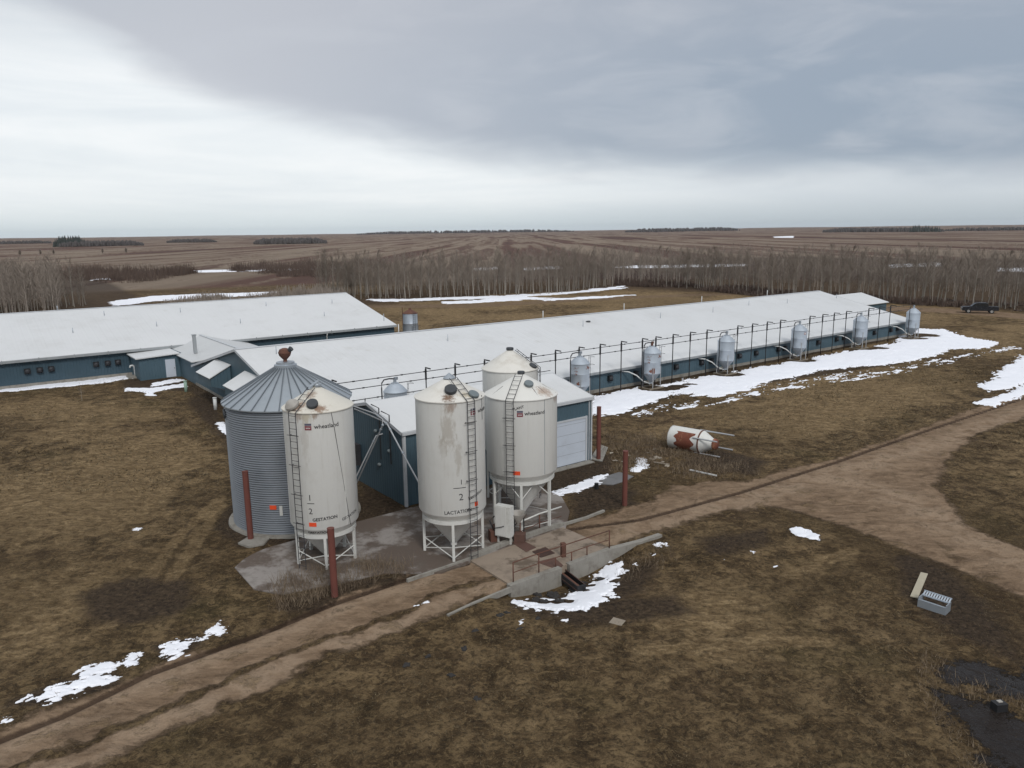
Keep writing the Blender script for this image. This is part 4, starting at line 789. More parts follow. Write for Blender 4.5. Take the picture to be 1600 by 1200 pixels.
for L, lab in ((-25.6, 'thin prop pole under the third feed line, left one'), (-23.9, 'thin prop pole under the third feed line, right one')): tag(MB().cyl((*W(L, -1.55), 0), (*W(L+.3, -1.55), 3.4), .04, n=6).build('prop_pole', dark_pipe), lab, 'pole')
def small_bin(label, L, mbody, red=False, N=-2.0):
    t_ = thing('small_feed_bin', label, 'feed bin', (*W(L, N), 0), BR, 'small galvanised hopper bins along the long barn'); rad = .92
    MB().lathe([(rad, 1.6), (rad+.012, 1.62), (rad, 1.65), (rad, 2.74), (rad+.012, 2.76), (rad, 2.79), (rad, 3.72)], 36).build('body', mbody, t_, 'auto')
    MB().lathe([(rad+.04, 3.68), (rad+.04, 3.74), (.62, 4.12), (.3, 4.34), (.3, 4.4), (.001, 4.42)], 36).build('cone_roof', galv_rust if red else galv_bin, t_, 'auto')
    MB().lathe([(rad, 1.6), (.2, .62), (.2, .5), (.001, .5)], 36).build('hopper', mbody if mbody is galv_rust else galv_bin, t_, 'auto')
    for k in range(4):
        a = R(45+90*k+8); px_, py_ = math.cos(a)*(rad+.03), math.sin(a)*(rad+.03); MB().box((px_, py_, 1.15), (.07, .07, 2.3), a).build('leg', grey_pipe, t_)
    f = MB()
    for s_ in (-1, 1): f.box((0, s_*.75, .07), (2.1, .12, .14)).box((s_*.85, 0, .055), (.12, 1.38, .11))
    f.build('skid', wood, t_)
    a = R(-14); u = Vector((math.cos(a), math.sin(a), 0)); s_ = Vector((-u.y, u.x, 0)); l = MB(); ladder_rungs(l, (u*(rad+.13)+Vector((0, 0, .3)), u*(rad+.13)+Vector((0, 0, 4.3))), s_, .34, .3, .012)
    for zz in (3.5, 4.25): l.tube([u*(rad+.13)+s_*.17+Vector((0, 0, zz)), u*(rad+.55)+s_*.25+Vector((0, 0, zz)), u*(rad+.55)-s_*.25+Vector((0, 0, zz)), u*(rad+.13)-s_*.17+Vector((0, 0, zz))], .012, 5)
    l.build('ladder', dark_pipe, t_)
    MB().cyl((0, 0, 4.38), (0, 0, 4.72), .13, n=12).box((.12, .05, 4.72), (.3, .2, .22), R(20)).build('fill_head', rust if red else galv, t_)
    MB().tube([(-.05, 0, 4.72), (-.5, 0, 4.78), (-.95, 0, 4.74), (-1.15, 0, 4.5), (-1.18, 0, 4.1), (-1.18, 0, .3)], .055, 8).build('drop_pipe', dark_pipe, t_, 'auto')
    MB().tube([(-.1, .0, .45), (-.8, .35, .75), (-1.3, .8, 1.35), (-1.9, 1.35, 1.72), (-2.3, 1.95, 1.75)], .06, 8).build('auger_tube', white_pipe, t_, 'auto')
    return t_
SB = [(-22.89, 'small galvanised bin, only its shiny top showing above the shed roof', galv_bin, 0), (-3.21, 'small pale bin with rust streaks on its lower side, right behind the shed roof corner', galv_rust, 0),
      (6.69, 'small pale bin with red edged lid and red rust on its hopper, nearest whole one', galv_rust, 1), (18.81, 'small clean pale bin with a little sticker, second whole one from the shed', galv_bin, 0),
      (33.10, 'small pale bin with a round red badge on its upper body', galv_bin, 0), (47.49, 'small pale bin between the badged bin and the end bin', galv_bin, 0), (62.14, 'small pale bin at the far right end of the long barn', galv_bin, 0)]
sbs = [small_bin(lab, L, mm, rd) for L, lab, mm, rd in SB]
o = patch('badge', .92, -100, .34, 3.25, 3.5, ink_red, sbs[4]); patch('badge', .92, -100, .26, 3.3, 3.45, white_paint, sbs[4], .012)
patch('sticker', .92, -62, .14, 2.6, 2.85, lid_dark, sbs[3]); patch('rust_patch', .92, -125, .3, 1.66, 2.2, rust_patch, sbs[2], .012)
# far bin beyond the left barn
q = W(6.0, 46.5); tt = thing('feed_bin', 'galvanised bin with a rusty brown conical roof beyond the end of the left barn', 'feed bin', (*q, 0)); rad = 1.12
MB().lathe([(rad, 1.3), (rad, 2.5), (rad+.012, 2.52), (rad, 2.54), (rad, 4.05)], 36).build('body', galv_bin, tt, 'auto'); MB().lathe([(rad+.05, 4.0), (rad+.05, 4.06), (.2, 4.62), (.2, 4.8), (.001, 4.82)], 36).build('cone_roof', rust, tt, 'auto')
MB().lathe([(rad, 1.3), (.2, .4)], 24).build('hopper', galv_bin, tt, True)
for k in range(4): a = R(20+90*k); MB().box((math.cos(a)*(rad+.04), math.sin(a)*(rad+.04), 1.1), (.09, .09, 2.2), a).build('leg', galv_seam, tt)
l = MB(); ladder_rungs(l, ((.75, -1.0, .3), (.75, -1.0, 4.3)), (.8, .6, 0), .34, .3, .014); l.build('ladder', dark_pipe, tt); MB().cyl((-1.1, -.3, 0), (-1.1, -.3, 5.0), .05, n=6).build('drop_pipe', rust, tt)

# ------------------------------------------------------------------ snow lying in patches: real sheets whose ragged edge dips under the turf
def snow_sheet(label, polys, cell, ragged=.5, thick=.10, holes=(), ns=1.0, seed=1, stretch=None, bias=0., name='snow_patch'):
    pts = np.array([p for q in polys for p in q]); x0, y0 = pts.min(0)-.6; x1, y1 = pts.max(0)+.6
    xs = np.arange(x0, x1, cell); ys = np.arange(y0, y1, cell); X, Y = np.meshgrid(xs, ys); X = X.ravel(); Y = Y.ravel()
    f = np.full(X.shape, -9.)
    for q in polys: f = np.maximum(f, sdist(q, X, Y))
    c_, s_ = math.cos(stretch or 0), math.sin(stretch or 0); U = X*c_+Y*s_; V_ = -X*s_+Y*c_
    if stretch is not None: V_ = V_*2.6
    f = np.minimum(f, ragged*1.0)+bias+ragged*2.8*(fbm(U/ns*.7, V_/ns*.7, 6, seed)-.52)+ragged*3.0*(fbm(U*3.1/ns, V_*3.1/ns, 4, seed+5)-.5)
    for hx, hy, hr in holes: f = np.minimum(f, np.hypot(X-hx, (Y-hy)*1.2)-hr+.5*(fbm(X*1.5, Y*1.5, 3, 77)-.5))
    Z = ground_h(X, Y)+np.clip(f*.35, -.12, thick)
    nx, ny = len(xs), len(ys); i = np.arange((ny-1)*(nx-1)); q = (i//(nx-1))*nx+i % (nx-1)
    F = np.stack([q, q+1, q+nx+1, q+nx], 1); keep = (f[F] > -.15).any(1); F = F[keep]
    if not len(F): return
    used, inv = np.unique(F, return_inverse=True)
    me = np_mesh(name, np.stack([X, Y, Z], 1)[used], inv.reshape(F.shape), snow_m, smooth=True)
    return tag(link(name, me), label, 'snow', kind='stuff')
HOLES = [(*W(L, -2.6), 1.75) for L in (6.69, 18.81, 33.10, 47.49, 62.14)]+[(*(17.31,76.93), 1.1), (*(16.12,76.02), 1.2), (*(18.72,77.85), .7), (*(49.32,100.82), 1.6), (*(61.65,112.56), 2.6)]
snow_sheet('long snow bank in front of the long barn wall, dotted with dark thaw holes', [[(7.72,71.91),(13.24,76.51),(17.82,79.29),(30.28,87.82),(42.27,96.45),(53.52,104.02),(63.66,119.19),(68.00,118.78),(66.35,110.74),(67.43,103.48),(62.19,99.23),(58.93,99.49),(50.82,92.30),(45.22,88.98),(37.11,86.08),(27.23,78.71),(19.93,71.81),(16.69,74.09),(14.58,71.53),(11.96,68.90),(9.67,65.46),(7.85,64.60),(7.27,67.07)]], .13, .8, .12, HOLES, 1.5, 3, R(37), .22)
snow_sheet('thin broken snow streaks in the grass below the long snow bank', [[(7.44,63.46),(14.25,69.86),(20.39,71.21),(26.67,77.03),(35.96,83.33),(45.11,87.23),(51.09,91.32),(69.58,102.70),(67.85,98.79),(53.82,89.28),(42.00,81.03),(33.44,77.30),(25.02,72.11),(18.77,67.49),(11.13,63.97)]], .12, .8, .05, (), 1.3, 33, R(37), -1.02)
snow_sheet('broad snow patch at the right edge above the farm road', [[(81.92,100.51),(65.13,94.72),(58.02,87.21),(52.32,79.63),(48.28,76.40),(46.95,72.65),(52.73,76.13),(70.70,86.33)]], .22, .8, .1, (), 2, 9, R(50), .1)
snow_sheet('narrow snow strip along the upper verge of the farm road', [[(72.35,88.41),(52.31,75.49),(46.42,70.33),(42.17,67.81),(43.54,66.70),(49.33,71.03),(67.61,82.42)]], .14, .35, .08, (), 1, 10, R(40), .1)
snow_sheet('thin snow strip along the wall foot of the left barn', [[(-63.40,77.10),(-55.95,80.95),(-49.14,83.77),(-45.52,86.62),(-43.42,88.52),(-42.28,86.41),(-44.31,84.22),(-47.87,81.52),(-54.10,78.17),(-61.16,74.25)]], .12, .3, .07, (), 1, 12, R(40), .12)
snow_sheet('curved thin snow strips before the small entry shed', [[(-41.71,79.77),(-38.36,79.23),(-36.05,81.87),(-35.29,80.07),(-37.23,77.52),(-40.51,78.03)], [(-38.93,78.27),(-37.89,78.21),(-36.54,75.58),(-37.79,76.28)], [(-39.81,81.74),(-38.30,84.60),(-36.84,83.76),(-37.67,82.33),(-38.99,80.29)]], .09, .25, .06, (), .8, 13, None, .05)
snow_sheet('small snow heap beside the foot of the silo', [[(-25.77,63.95),(-25.14,63.92),(-23.92,62.11),(-23.01,59.60),(-23.59,60.03),(-24.92,62.16)]], .07, .15, .12, (), .6, 14, None, .05)
snow_sheet('larger snow patch in the grass at the lower left, by the track', [[(-17.65,23.81),(-16.75,24.17),(-16.41,25.18),(-16.03,26.01),(-15.42,26.08),(-14.66,24.90),(-15.66,24.26),(-16.06,23.78),(-17.07,23.95),(-17.43,23.74)]], .035, .40, .06, (), .9, 15, R(30), -.02)
snow_sheet('compact snow patch in the grass above the track, lower left', [[(-14.13,27.31),(-13.69,27.88),(-13.08,27.96),(-12.73,27.38),(-12.98,26.83),(-13.15,26.25),(-13.50,26.48)]], .035, .3, .06, (), .8, 16, R(30), .0)
snow_sheet('scattered snow crumbs in the grass between the two lower left patches', [[(-15.11,26.33),(-15.00,26.87),(-14.67,26.86),(-14.48,26.15),(-14.68,25.98)], [(-12.91,27.86),(-12.50,28.15),(-12.46,27.85)], [(-12.68,28.60),(-12.48,29.12),(-11.98,28.64),(-11.98,28.13),(-12.45,28.34)], [(-17.35,22.68),(-17.27,22.95),(-17.03,22.78)]], .035, .2, .05, (), .4, 17, R(30), .05)
snow_sheet('snow strip beside the puddle in front of the overhead door', [[(2.39,44.84),(4.03,46.24),(5.67,47.99),(6.34,48.24),(5.49,46.44),(3.93,45.03),(2.59,44.14)]], .06, .3, .07, (), .8, 18, R(20), .08)
snow_sheet('bright snow heap right of the red post by the puddles', [[(7.93,48.86),(8.53,50.12),(8.73,51.92),(9.28,51.90),(9.46,50.37),(9.16,49.66),(8.38,48.70)]], .05, .18, .12, (), .6, 19, None, .06)
snow_sheet('lens shaped snow patch in the grass below the road junction', [[(14.91,38.29),(15.48,39.00),(15.93,38.53),(16.17,37.73),(15.90,37.06),(15.36,37.41),(14.89,37.77)]], .05, .12, .06, (), .6, 20, None, .05)
snow_sheet('tiny scattered snow remnants in the grass and along the track', [[(-21.19,39.59),(-21.08,39.96),(-20.73,40.04),(-20.82,39.49)], [(-4.57,30.30),(-4.33,30.58),(-3.85,30.80),(-4.17,30.46)], [(10.46,34.85),(10.72,34.99),(10.59,34.63)], [(11.98,35.88),(12.19,35.72),(12.02,35.49)], [(12.38,34.07),(12.66,34.06),(12.52,33.85)], [(7.20,36.74),(7.58,36.97),(7.57,36.57),(7.27,36.41)], [(7.70,36.89),(7.98,36.96),(7.88,36.64)], [(6.96,35.79),(7.22,35.78),(7.05,35.55)], [(4.80,33.23),(5.08,33.50),(4.85,32.76)], [(5.79,35.13),(6.25,35.42),(6.08,34.97)], [(2.03,29.15),(2.26,29.25),(2.18,28.93)], [(0.15,28.98),(0.34,29.13),(0.28,28.82)]], .03, .14, .05, (), .5, 29, R(30), -.03)
def pit_poly(): return [(0.12,31.30),(1.34,31.82),(2.10,32.31),(2.66,32.69),(3.90,33.88),(4.88,35.46),(5.54,35.60),(5.07,34.56),(4.45,33.86),(4.74,32.83),(4.41,31.87),(3.72,30.97),(2.82,30.40),(1.81,29.86),(0.86,30.28)]
rh = random.Random(5); PH = []
snow_sheet('snow filling the hollow below the retaining wall, broken by dark clods', [pit_poly()], .04, .42, .08, [(*(1.14,32.64), .38), (*(1.84,32.37), .5), (*(1.33,31.57), .35), (*(0.96,31.82), .4), (*(2.00,31.56), .4), (*(4.15,34.08), .3), (*(3.70,33.42), .2), (*(3.38,33.90), .3), (*(2.47,31.36), .25), (*(3.36,32.77), .15)], .8, 22, None, .16)
snow_sheet('snow drift in front of the trees behind the barns, thin and long', [[(-35.30,186.96),(-22.07,188.78),(-6.23,192.22),(10.41,199.90),(33.28,217.11),(31.67,212.42),(11.71,193.55),(-6.00,184.74),(-21.25,181.56),(-31.65,179.56)], [(-16.29,177.55),(-5.94,182.96),(0.27,191.29),(11.15,184.17),(-14.25,170.94)], [(6.37,181.28),(19.19,186.70),(30.88,190.75),(20.15,181.14),(7.75,177.68)], [(21.73,211.62),(33.13,222.32),(32.38,217.26),(21.89,204.67)]], .6, 1.3, .12, (), 6, 24, R(10), -.1)
snow_sheet('snow lying behind the ridge of the left barn', [[(-100.12,188.56),(-96.65,205.15),(-83.65,211.81),(-65.19,215.84),(-63.57,204.53),(-78.51,198.56),(-88.27,190.52),(-92.98,177.75)]], .6, 1.2, .12, (), 5, 25, R(20), .1)
snow_sheet('thin snow lines on the field beyond the left barn', [[(-151.55,349.06),(-119.77,359.20),(-95.76,359.46),(-67.16,385.89),(-64.61,371.07),(-92.36,346.55),(-113.51,340.19),(-143.19,336.16)], [(-159.74,293.52),(-156.60,296.96),(-149.75,283.81),(-154.53,284.72)], [(-16.48,339.71),(-5.21,349.06),(-5.04,336.86),(-14.54,327.81)]], 1.2, 1.6, .3, (), 12, 26, R(5), 1.0)
snow_sheet('thin snow lines between the rows of the wood', [[(6.21,334.06),(21.10,348.55),(20.01,330.62),(7.34,322.54)], [(45.69,335.92),(58.50,345.06),(104.95,345.56),(101.34,333.60),(55.54,327.48)], [(164.78,328.93),(186.57,335.92),(175.66,313.71),(155.48,307.60)], [(185.29,289.45),(207.93,274.24),(194.20,255.94),(176.86,272.53)], [(520.75,1515.59),(586.18,1597.75),(504.01,1373.42),(484.88,1404.19)]], 1.5, 2, .4, (), 14, 27, R(5), 1.2)
# ------------------------------------------------------------------ bare trees
def tree_geo(seed, h=10.5, nb=34, tw=3, sliver=.030):
    """returns trunk MB and crown vertex/face arrays"""
    rd = random.Random(seed); tk = MB(); pts = []; x = y = 0
    for k in range(7): z = h*k/6; pts.append((x, y, z)); x += rd.uniform(-.14, .14); y += rd.uniform(-.14, .14)
    for k in range(6): tk.cyl(pts[k], pts[k+1], .13*(1-k/6.6), .13*(1-(k+1)/6.6), 5, False)
    V = []; F = []
    def sl(a, b, w_):
        a = Vector(a); b = Vector(b); d = (b-a).normalized(); s_ = d.cross(Vector((rd.uniform(-1, 1), rd.uniform(-1, 1), .2))).normalized()*w_
        n = len(V); V.extend([a-s_, a+s_, b+s_*.4]); F.append((n, n+1, n+2)); 
        s2 = d.cross(s_).normalized()*w_; n = len(V); V.extend([a-s2, a+s2, b]); F.append((n, n+1, n+2))
    for i in range(nb):
        f = rd.uniform(.22, .98); k = min(5, int(f*6)); p = Vector(pts[k]).lerp(Vector(pts[k+1]), f*6-k)
        a = rd.uniform(0, 2*PI); ln = (1.1-f)*h*.30*rd.uniform(.6, 1.2)+.5; upw = rd.uniform(.9, 1.7)
        d = Vector((math.cos(a), math.sin(a), upw)).normalized(); e = p+d*ln; sl(p, e, sliver*1.4)
        for j in range(tw):
            g = rd.uniform(.3, 1); q = p.lerp(e, g); d2 = (d+Vector((rd.uniform(-.7, .7), rd.uniform(-.7, .7), rd.uniform(-.1, .6)))).normalized(); sl(q, q+d2*rd.uniform(.5, 1.2), sliver)
    return tk, V, F
protos = []
for s_ in range(6):
    tk, V, F = tree_geo(100+s_, 10.8+s_*.4, 60, 6, .016); protos.append((tk.mesh('trunk', bark), np_mesh('crown', [tuple(v) for v in V], F, twig, 3)))
def near_edge(u):    # u in 0..1 along the front of the shelterbelt
    return u
FRONT = [(-50.51,200.57),(-37.73,187.29),(-24.84,185.53),(-6.17,190.29),(10.09,193.79),(31.67,225.26),(46.89,212.38),(59.57,184.67),(73.09,172.19),(82.35,161.59),(90.57,152.21),(97.89,143.83),(103.66,132.23),(110.11,117.16)]
def along(pl, step):
    out_ = []; carry = 0
    for i in range(len(pl)-1):
        a = Vector(pl[i]); b = Vector(pl[i+1]); L = (b-a).length; q = carry
        while q < L: out_.append(a.lerp(b, q/L)); q += step*random.uniform(.7, 1.3)
        carry = q-L
    return out_
cand = []
for row in range(3):
    pl = []
    for p in FRONT: v = Vector(p); pl.append(v+v.normalized()*(1.5+row*4.2))
    cand += [(p+Vector((random.gauss(0, .6), random.gauss(0, .8))), row) for p in along(pl, 2.3)]
LEFTC = [(-121.94,156.56),(-110.09,162.71),(-105.00,170.27),(-99.44,178.55)]
for row in range(3):
    pl = [Vector(p)+Vector(p).normalized()*(row*4) for p in LEFTC]; cand += [(p, row) for p in along(pl, 1.9)]
random.shuffle(cand)
def visible(p, m_=.02): a = math.atan2(p.x, p.y); return abs(a) < .62
cand = [c for c in cand if visible(c[0])]; cand.sort(key=lambda c: c[0].length)
ind, rest = cand[:300], cand[300:]
for i, (p, row) in enumerate(ind):
    ed = (p.x/p.length)
    zone = 'left edge wood' if math.atan2(p.x, p.y) < -.4 else 'shelterbelt'
    lab = {'left edge wood': 'bare grey poplar in the wood at the left edge behind the left barn', 'shelterbelt': 'bare grey poplar in the shelterbelt behind the barns'}[zone]
    t_ = thing('poplar_tree', lab, 'tree', (p.x, p.y, float(ground_h(p.x, p.y))-.1), random.uniform(0, 6.28), 'bare poplars of the '+zone); tm, cm = protos[i % 6]
    k = random.choice((random.uniform(.5, .8), random.uniform(.75, 1.0), random.uniform(.85, 1.0))); t_.scale = (k, k, k); t_.rotation_euler = (random.gauss(0, .04), random.gauss(0, .04), random.uniform(0, 6.28))
    link('trunk', tm, t_); link('crown', cm, t_)
def stuff_trees(name, label, pts, seeds, mt, hs=(.7, 1.1), nb=22, tw=3, sliver=.05, trunk_r=.10, cat='wood'):
    geos = []
    for s_ in seeds:
        tk, V, F = tree_geo(s_, 10.5, nb, tw, sliver); V = np.array([tuple(v) for v in V]); F = np.array(F)
        tv = []; tf = []      # trunk as a three-sided spike
        for k in range(3): a = 2.094*k; tv.append((math.cos(a)*trunk_r, math.sin(a)*trunk_r, -.3))
        tv.append((0, 0, 10)); tf = [(0, 1, 3), (1, 2, 3), (2, 0, 3)]
        geos.append((np.vstack([V, tv]), np.vstack([F, np.array(tf)+len(V)])))
    Vs = []; Fs = []; off = 0; P_ = np.array([(p[0], p[1]) for p in pts]); H_ = ground_h(P_[:, 0], P_[:, 1])
    for i, (x, y) in enumerate(P_):
        V, F = geos[i % len(geos)]; a = random.uniform(0, 6.28); k = random.uniform(*hs); c_, s__ = math.cos(a)*k, math.sin(a)*k
        Vn = np.stack([V[:, 0]*c_-V[:, 1]*s__+x, V[:, 0]*s__+V[:, 1]*c_+y, V[:, 2]*k+H_[i]], 1); Vs.append(Vn); Fs.append(F+off); off += len(V)
    o = link(name, np_mesh(name, np.vstack(Vs), np.vstack(Fs), mt, 3)); return tag(o, label, cat, kind='stuff')
# the wood behind the first rows
pts = [(p.x, p.y) for p, r_ in rest]
def band(n, a0, a1, rin, rout, rows=None):
    o_ = []
    while len(o_) < n:
        a = random.uniform(a0, a1); ri, ro = rin(a), rout(a)
        if ro <= ri: continue
        r_ = math.sqrt(random.uniform(ri*ri, ro*ro))
        if rows: # keep to planted rows
            d_ = r_*math.cos(a-.2); d_ = round(d_/rows)*rows+random.uniform(-1.2, 1.2); r_ = d_/math.cos(a-.2)
            if r_ < ri: continue
        o_.append((r_*math.sin(a), r_*math.cos(a)))
    return o_
fa = [math.atan2(*p) for p in FRONT]; fr_ = [math.hypot(*p) for p in FRONT]
rin = lambda a: float(np.interp(a, fa, fr_))+13
rout = lambda a: float(np.interp(a, [-.42, -.26, -.12, 0, .08, .16, .3, .45, .62], [175, 200, 245, 290, 330, 345, 330, 310, 300]))
pts += band(1250, -.26, .62, rin, rout, 16)
stuff_trees('shelterbelt_wood', 'deep bare grey wood of planted rows behind the first trees', pts, range(40, 48), twig2, (.40, .96), 34, 5, .018)
pts = band(260, -.66, -.535, lambda a: 172, lambda a: 245)
stuff_trees('left_wood', 'bare wood at the left edge behind the left barn', pts, range(50, 54), twig2, (.7, 1.05), 34, 4, .024)
# low brush
def brush(name, label, pts, mt, h=(1.0, 2.2), n=26, wd=1.3):
    P_ = np.array(pts); kk = fbm(P_[:, 0]/14, P_[:, 1]/14, 4, 91); P_ = P_[kk > .40]; kk = kk[kk > .40]; H_ = ground_h(P_[:, 0], P_[:, 1]); N_ = len(P_); kk = np.clip((kk-.33)/.25, .25, 1.1)[:, None]
    b = rng.normal(size=(N_, n, 3))*[wd*.35, wd*.35, 0]; tip = b+np.stack([rng.normal(size=(N_, n))*.35, rng.normal(size=(N_, n))*.35, rng.uniform(h[0], h[1], (N_, n))*kk*rng.uniform(.5, 1.1, (N_, 1))], 2)
    ang = rng.uniform(0, PI, (N_, n)); sd_ = np.stack([np.cos(ang), np.sin(ang), ang*0], 2)*.07
    base = np.stack([P_[:, 0], P_[:, 1], H_-.05], 1)[:, None, :]
    mid = (b+tip)/2; V = np.stack([b-sd_+base, b+sd_+base, tip+sd_*.6+base, tip-sd_*.6+base], 2).reshape(-1, 3)
    F = np.arange(len(V)).reshape(-1, 4); return tag(link(name, np_mesh(name, V, F, mt, 4)), label, 'brush', kind='stuff')
pts = []
for row in range(10):
    pl = [Vector(p)+Vector(p).normalized()*(row*1.6-.5) for p in FRONT[5:]]; pts += [(p.x+random.uniform(-.5, .5), p.y+random.uniform(-.5, .5)) for p in along(pl, 1.1)]
brush('undergrowth', 'dark reddish undergrowth along the foot of the shelterbelt on the right', pts, brush_m, (.5, 1.7))
pts = []
for x0, x1, yb, k in ((-.50, -.33, 132, 0),): pass
pts = band(330, -.43, -.22, lambda a: 186, lambda a: 212)
brush('brush_belt', 'low dark brush belt on the field edge behind the left barn', pts, twig2, (1., 3.2), 30, 2.4)
pts = band(900, -.56, -.16, lambda a: 330+40*math.sin(a*30), lambda a: 385+30*math.sin(a*23+1))
brush('red_brush_belt', 'distant reddish brush and scrub across the left fields', pts, brush_m, (1., 4.2), 26, 4)
# woods and farm shelterbelts near the horizon
def far_wood(name, label, az0, az1, r0, depth, h, n, mt, conif=False):
    V = []; F = []
    for i in range(n if conif else int(n*2.5)):
        a = random.uniform(az0, az1); r_ = r0+random.uniform(0, depth); e = min(a-az0, az1-a)/(az1-az0); hh = h*random.uniform(.5, 1.1)*(.55+min(.45, e*3))
        x, y = r_*math.sin(a), r_*math.cos(a); z = float(ground_h(x, y))-.5; wd = hh*(.2 if conif else .32); b = len(V)
        for k in range(6):
            t0 = k*PI/3+random.random(); V.append((x+math.cos(t0)*wd, y+math.sin(t0)*wd, z+hh*(.05 if conif else .12)))
        if conif: V.append((x, y, z+hh)); F += [(b+k, b+(k+1) % 6, b+6) for k in range(6)]
        else:
            for k in range(6): t0 = k*PI/3+random.random(); V.append((x+math.cos(t0)*wd*.8, y+math.sin(t0)*wd*.8, z+hh*random.uniform(.6, .85)))
            V.append((x, y, z+hh)); F += [(b+k, b+(k+1) % 6, b+6+k) for k in range(6)]+[(b+(k+1) % 6, b+6+(k+1) % 6, b+6+k) for k in range(6)]+[(b+6+k, b+6+(k+1) % 6, b+12) for k in range(6)]
    return tag(link(name, np_mesh(name, V, F, mt, 3)), label, 'wood', kind='stuff')
AZ = lambda px_: math.atan((px_-800)/1205)
far_wood('far_wood', 'dark conifer grove near the horizon on the left', AZ(84), AZ(135), 1500, 60, 19, 60, conifer_m, True)
far_wood('far_wood', 'long dark belt of trees right of the conifer grove', AZ(90), AZ(225), 1480, 80, 10, 160, farwood_m)
far_wood('far_wood', 'dark tree belt near the horizon left of the middle', AZ(398), AZ(512), 1350, 70, 11, 150, farwood_m)
far_wood('far_wood', 'thin tree line along the left horizon', AZ(-100), AZ(90), 2300, 200, 9, 160, farwood_m)
far_wood('far_wood', 'low grove between the two left tree belts', AZ(262), AZ(340), 1900, 100, 9, 90, farwood_m)
far_wood('far_wood', 'thin tree line on the middle horizon', AZ(560), AZ(900), 6500, 500, 26, 260, farwood_m)
far_wood('far_wood', 'thin tree line right of the middle horizon', AZ(980), AZ(1160), 5000, 400, 26, 160, farwood_m)
far_wood('far_wood', 'long dark tree belt on the right horizon', AZ(1290), AZ(1480), 3000, 200, 17, 220, farwood_m)
far_wood('far_wood', 'dark conifers standing out of the right horizon belt', AZ(1425), AZ(1475), 2900, 100, 24, 40, conifer_m, True)
far_wood('far_wood', 'thin tree line at the right end of the horizon', AZ(1480), AZ(1700), 3400, 300, 15, 160, farwood_m)
q = (7000*math.sin(AZ(840)), 7000*math.cos(AZ(840)))
hz = thing('farmstead', 'tiny pale farm buildings on the middle horizon', 'farm', (*q, float(ground_h(*q)))); 
for k, (x, wdt) in enumerate(((-60, 40), (0, 30), (55, 50), (110, 22))): m = MB(); gable(m, x, x+wdt, 0, 20, 12, 18, -5); m.build('farm_building', white_paint, hz)
# single shrubs on the far left field
for k, px_ in enumerate((118, 248, 330, 640, 786)):
    a = AZ(px_/4 if px_ < 1000 else px_); r_ = 800; x, y = r_*math.sin(a), r_*math.cos(a); t_ = thing('bush', 'small round bare bush on the far left field', 'bush', (x, y, float(ground_h(x, y))), 0, 'bushes on the far left field')
    tk, V, F = tree_geo(70+k, 5, 60, 4, .12); link('twigs', np_mesh('twigs', [tuple(v) for v in V], F, twig2, 3), t_)
# ------------------------------------------------------------------ dry grass
def grass(name, label, N_, area, hr, wr, m, dens=None, lean=.5, seed=1, cat='grass'):
    g = np.random.default_rng(seed); (x0, x1, y0, y1) = area; X = g.uniform(x0, x1, N_); Y = g.uniform(y0, y1, N_)
    k = dens(X, Y) > g.uniform(0, 1, N_); X = X[k]; Y = Y[k]; n = len(X); Z = ground_h(X, Y)
    a = g.uniform(0, 2*PI, n); hh = g.uniform(*hr, n); ww = g.uniform(*wr, n); la = g.uniform(0, 2*PI, n); ll = hh*g.uniform(.1, lean*2, n)
    sx, sy = np.cos(a)*ww, np.sin(a)*ww; B = np.stack([X, Y, Z-.02], 1); S = np.stack([sx, sy, sx*0], 1); T_ = np.stack([np.cos(la)*ll, np.sin(la)*ll, hh], 1)
    V = np.stack([B-S, B+S, B+T_], 1).reshape(-1, 3); F = np.arange(len(V)).reshape(-1, 3)
    return tag(link(name, np_mesh(name, V, F, m, 3)), label, cat, kind='stuff')
def grass_mat(name, c1, c2, c3):
    m = bpy.data.materials.new(name); m.use_nodes = True; t = NT(m.node_tree); v = t.n('ShaderNodeTexCoord').outputs['Object']
    g = t.ramp(t.noise(v, 6., 3, .7), [(.3, c1), (.5, c2), (.7, c3)]); g = t.mix(t.m('MULTIPLY', t.sstep(t.noise(v, .35, 5, .65), .45, .65), .5), g, c1)
    p = t.n('ShaderNodeBsdfPrincipled'); t.put(p.inputs['Base Color'], g); p.inputs['Roughness'].default_value = .9; p.inputs['Specular IOR Level'].default_value = .1
    t.put(t.n('ShaderNodeOutputMaterial').inputs[0], p.outputs[0]); return m
turf_m = grass_mat('dry_turf', (.058, .042, .025), (.118, .090, .054), (.25, .195, .122))
weed_m = grass_mat('dead_weeds', (.095, .068, .05), (.19, .145, .10), (.32, .255, .18))
BARNP = [W(B0-.3, -.4), W(B1, -.4), W(B1, BW), W(B0-.3, BW)]; SHEDP = [W(-30.3, -16.6), W(-15, -16.6), W(-15, -7), W(-30.3, -7)]
def dens_turf(X, Y):
    d = np.ones_like(X); d *= 1-soft(sdist(ROAD, X, Y)+.15, .5); d *= sdist(SLAB, X, Y) < -.05; d *= sdist(BARNP, X, Y) < 0; d *= sdist(SHEDP, X, Y) < 0
    d *= sdist(PADP, X, Y) < -.25; d *= sdist(pit_poly(), X, Y) < .3; d *= np.hypot(X-S0[0], Y-S0[1]) > SRd+.4
    for p_ in MUCK: d *= 1-.75*soft(sdist(p_, X, Y), 1.5)
    for p_ in WET: d *= 1-.96*soft(sdist(p_, X, Y), 1.2)
    a = np.arctan2(X, Y); d *= (np.abs(a) < .66); d *= np.clip(.25+3.2*(fbm(X*.35, Y*.35, 5, 61)-.45), .03, 1)*np.clip(.4+2*(fbm(X*2, Y*2, 3, 63)-.4), .1, 1); return d
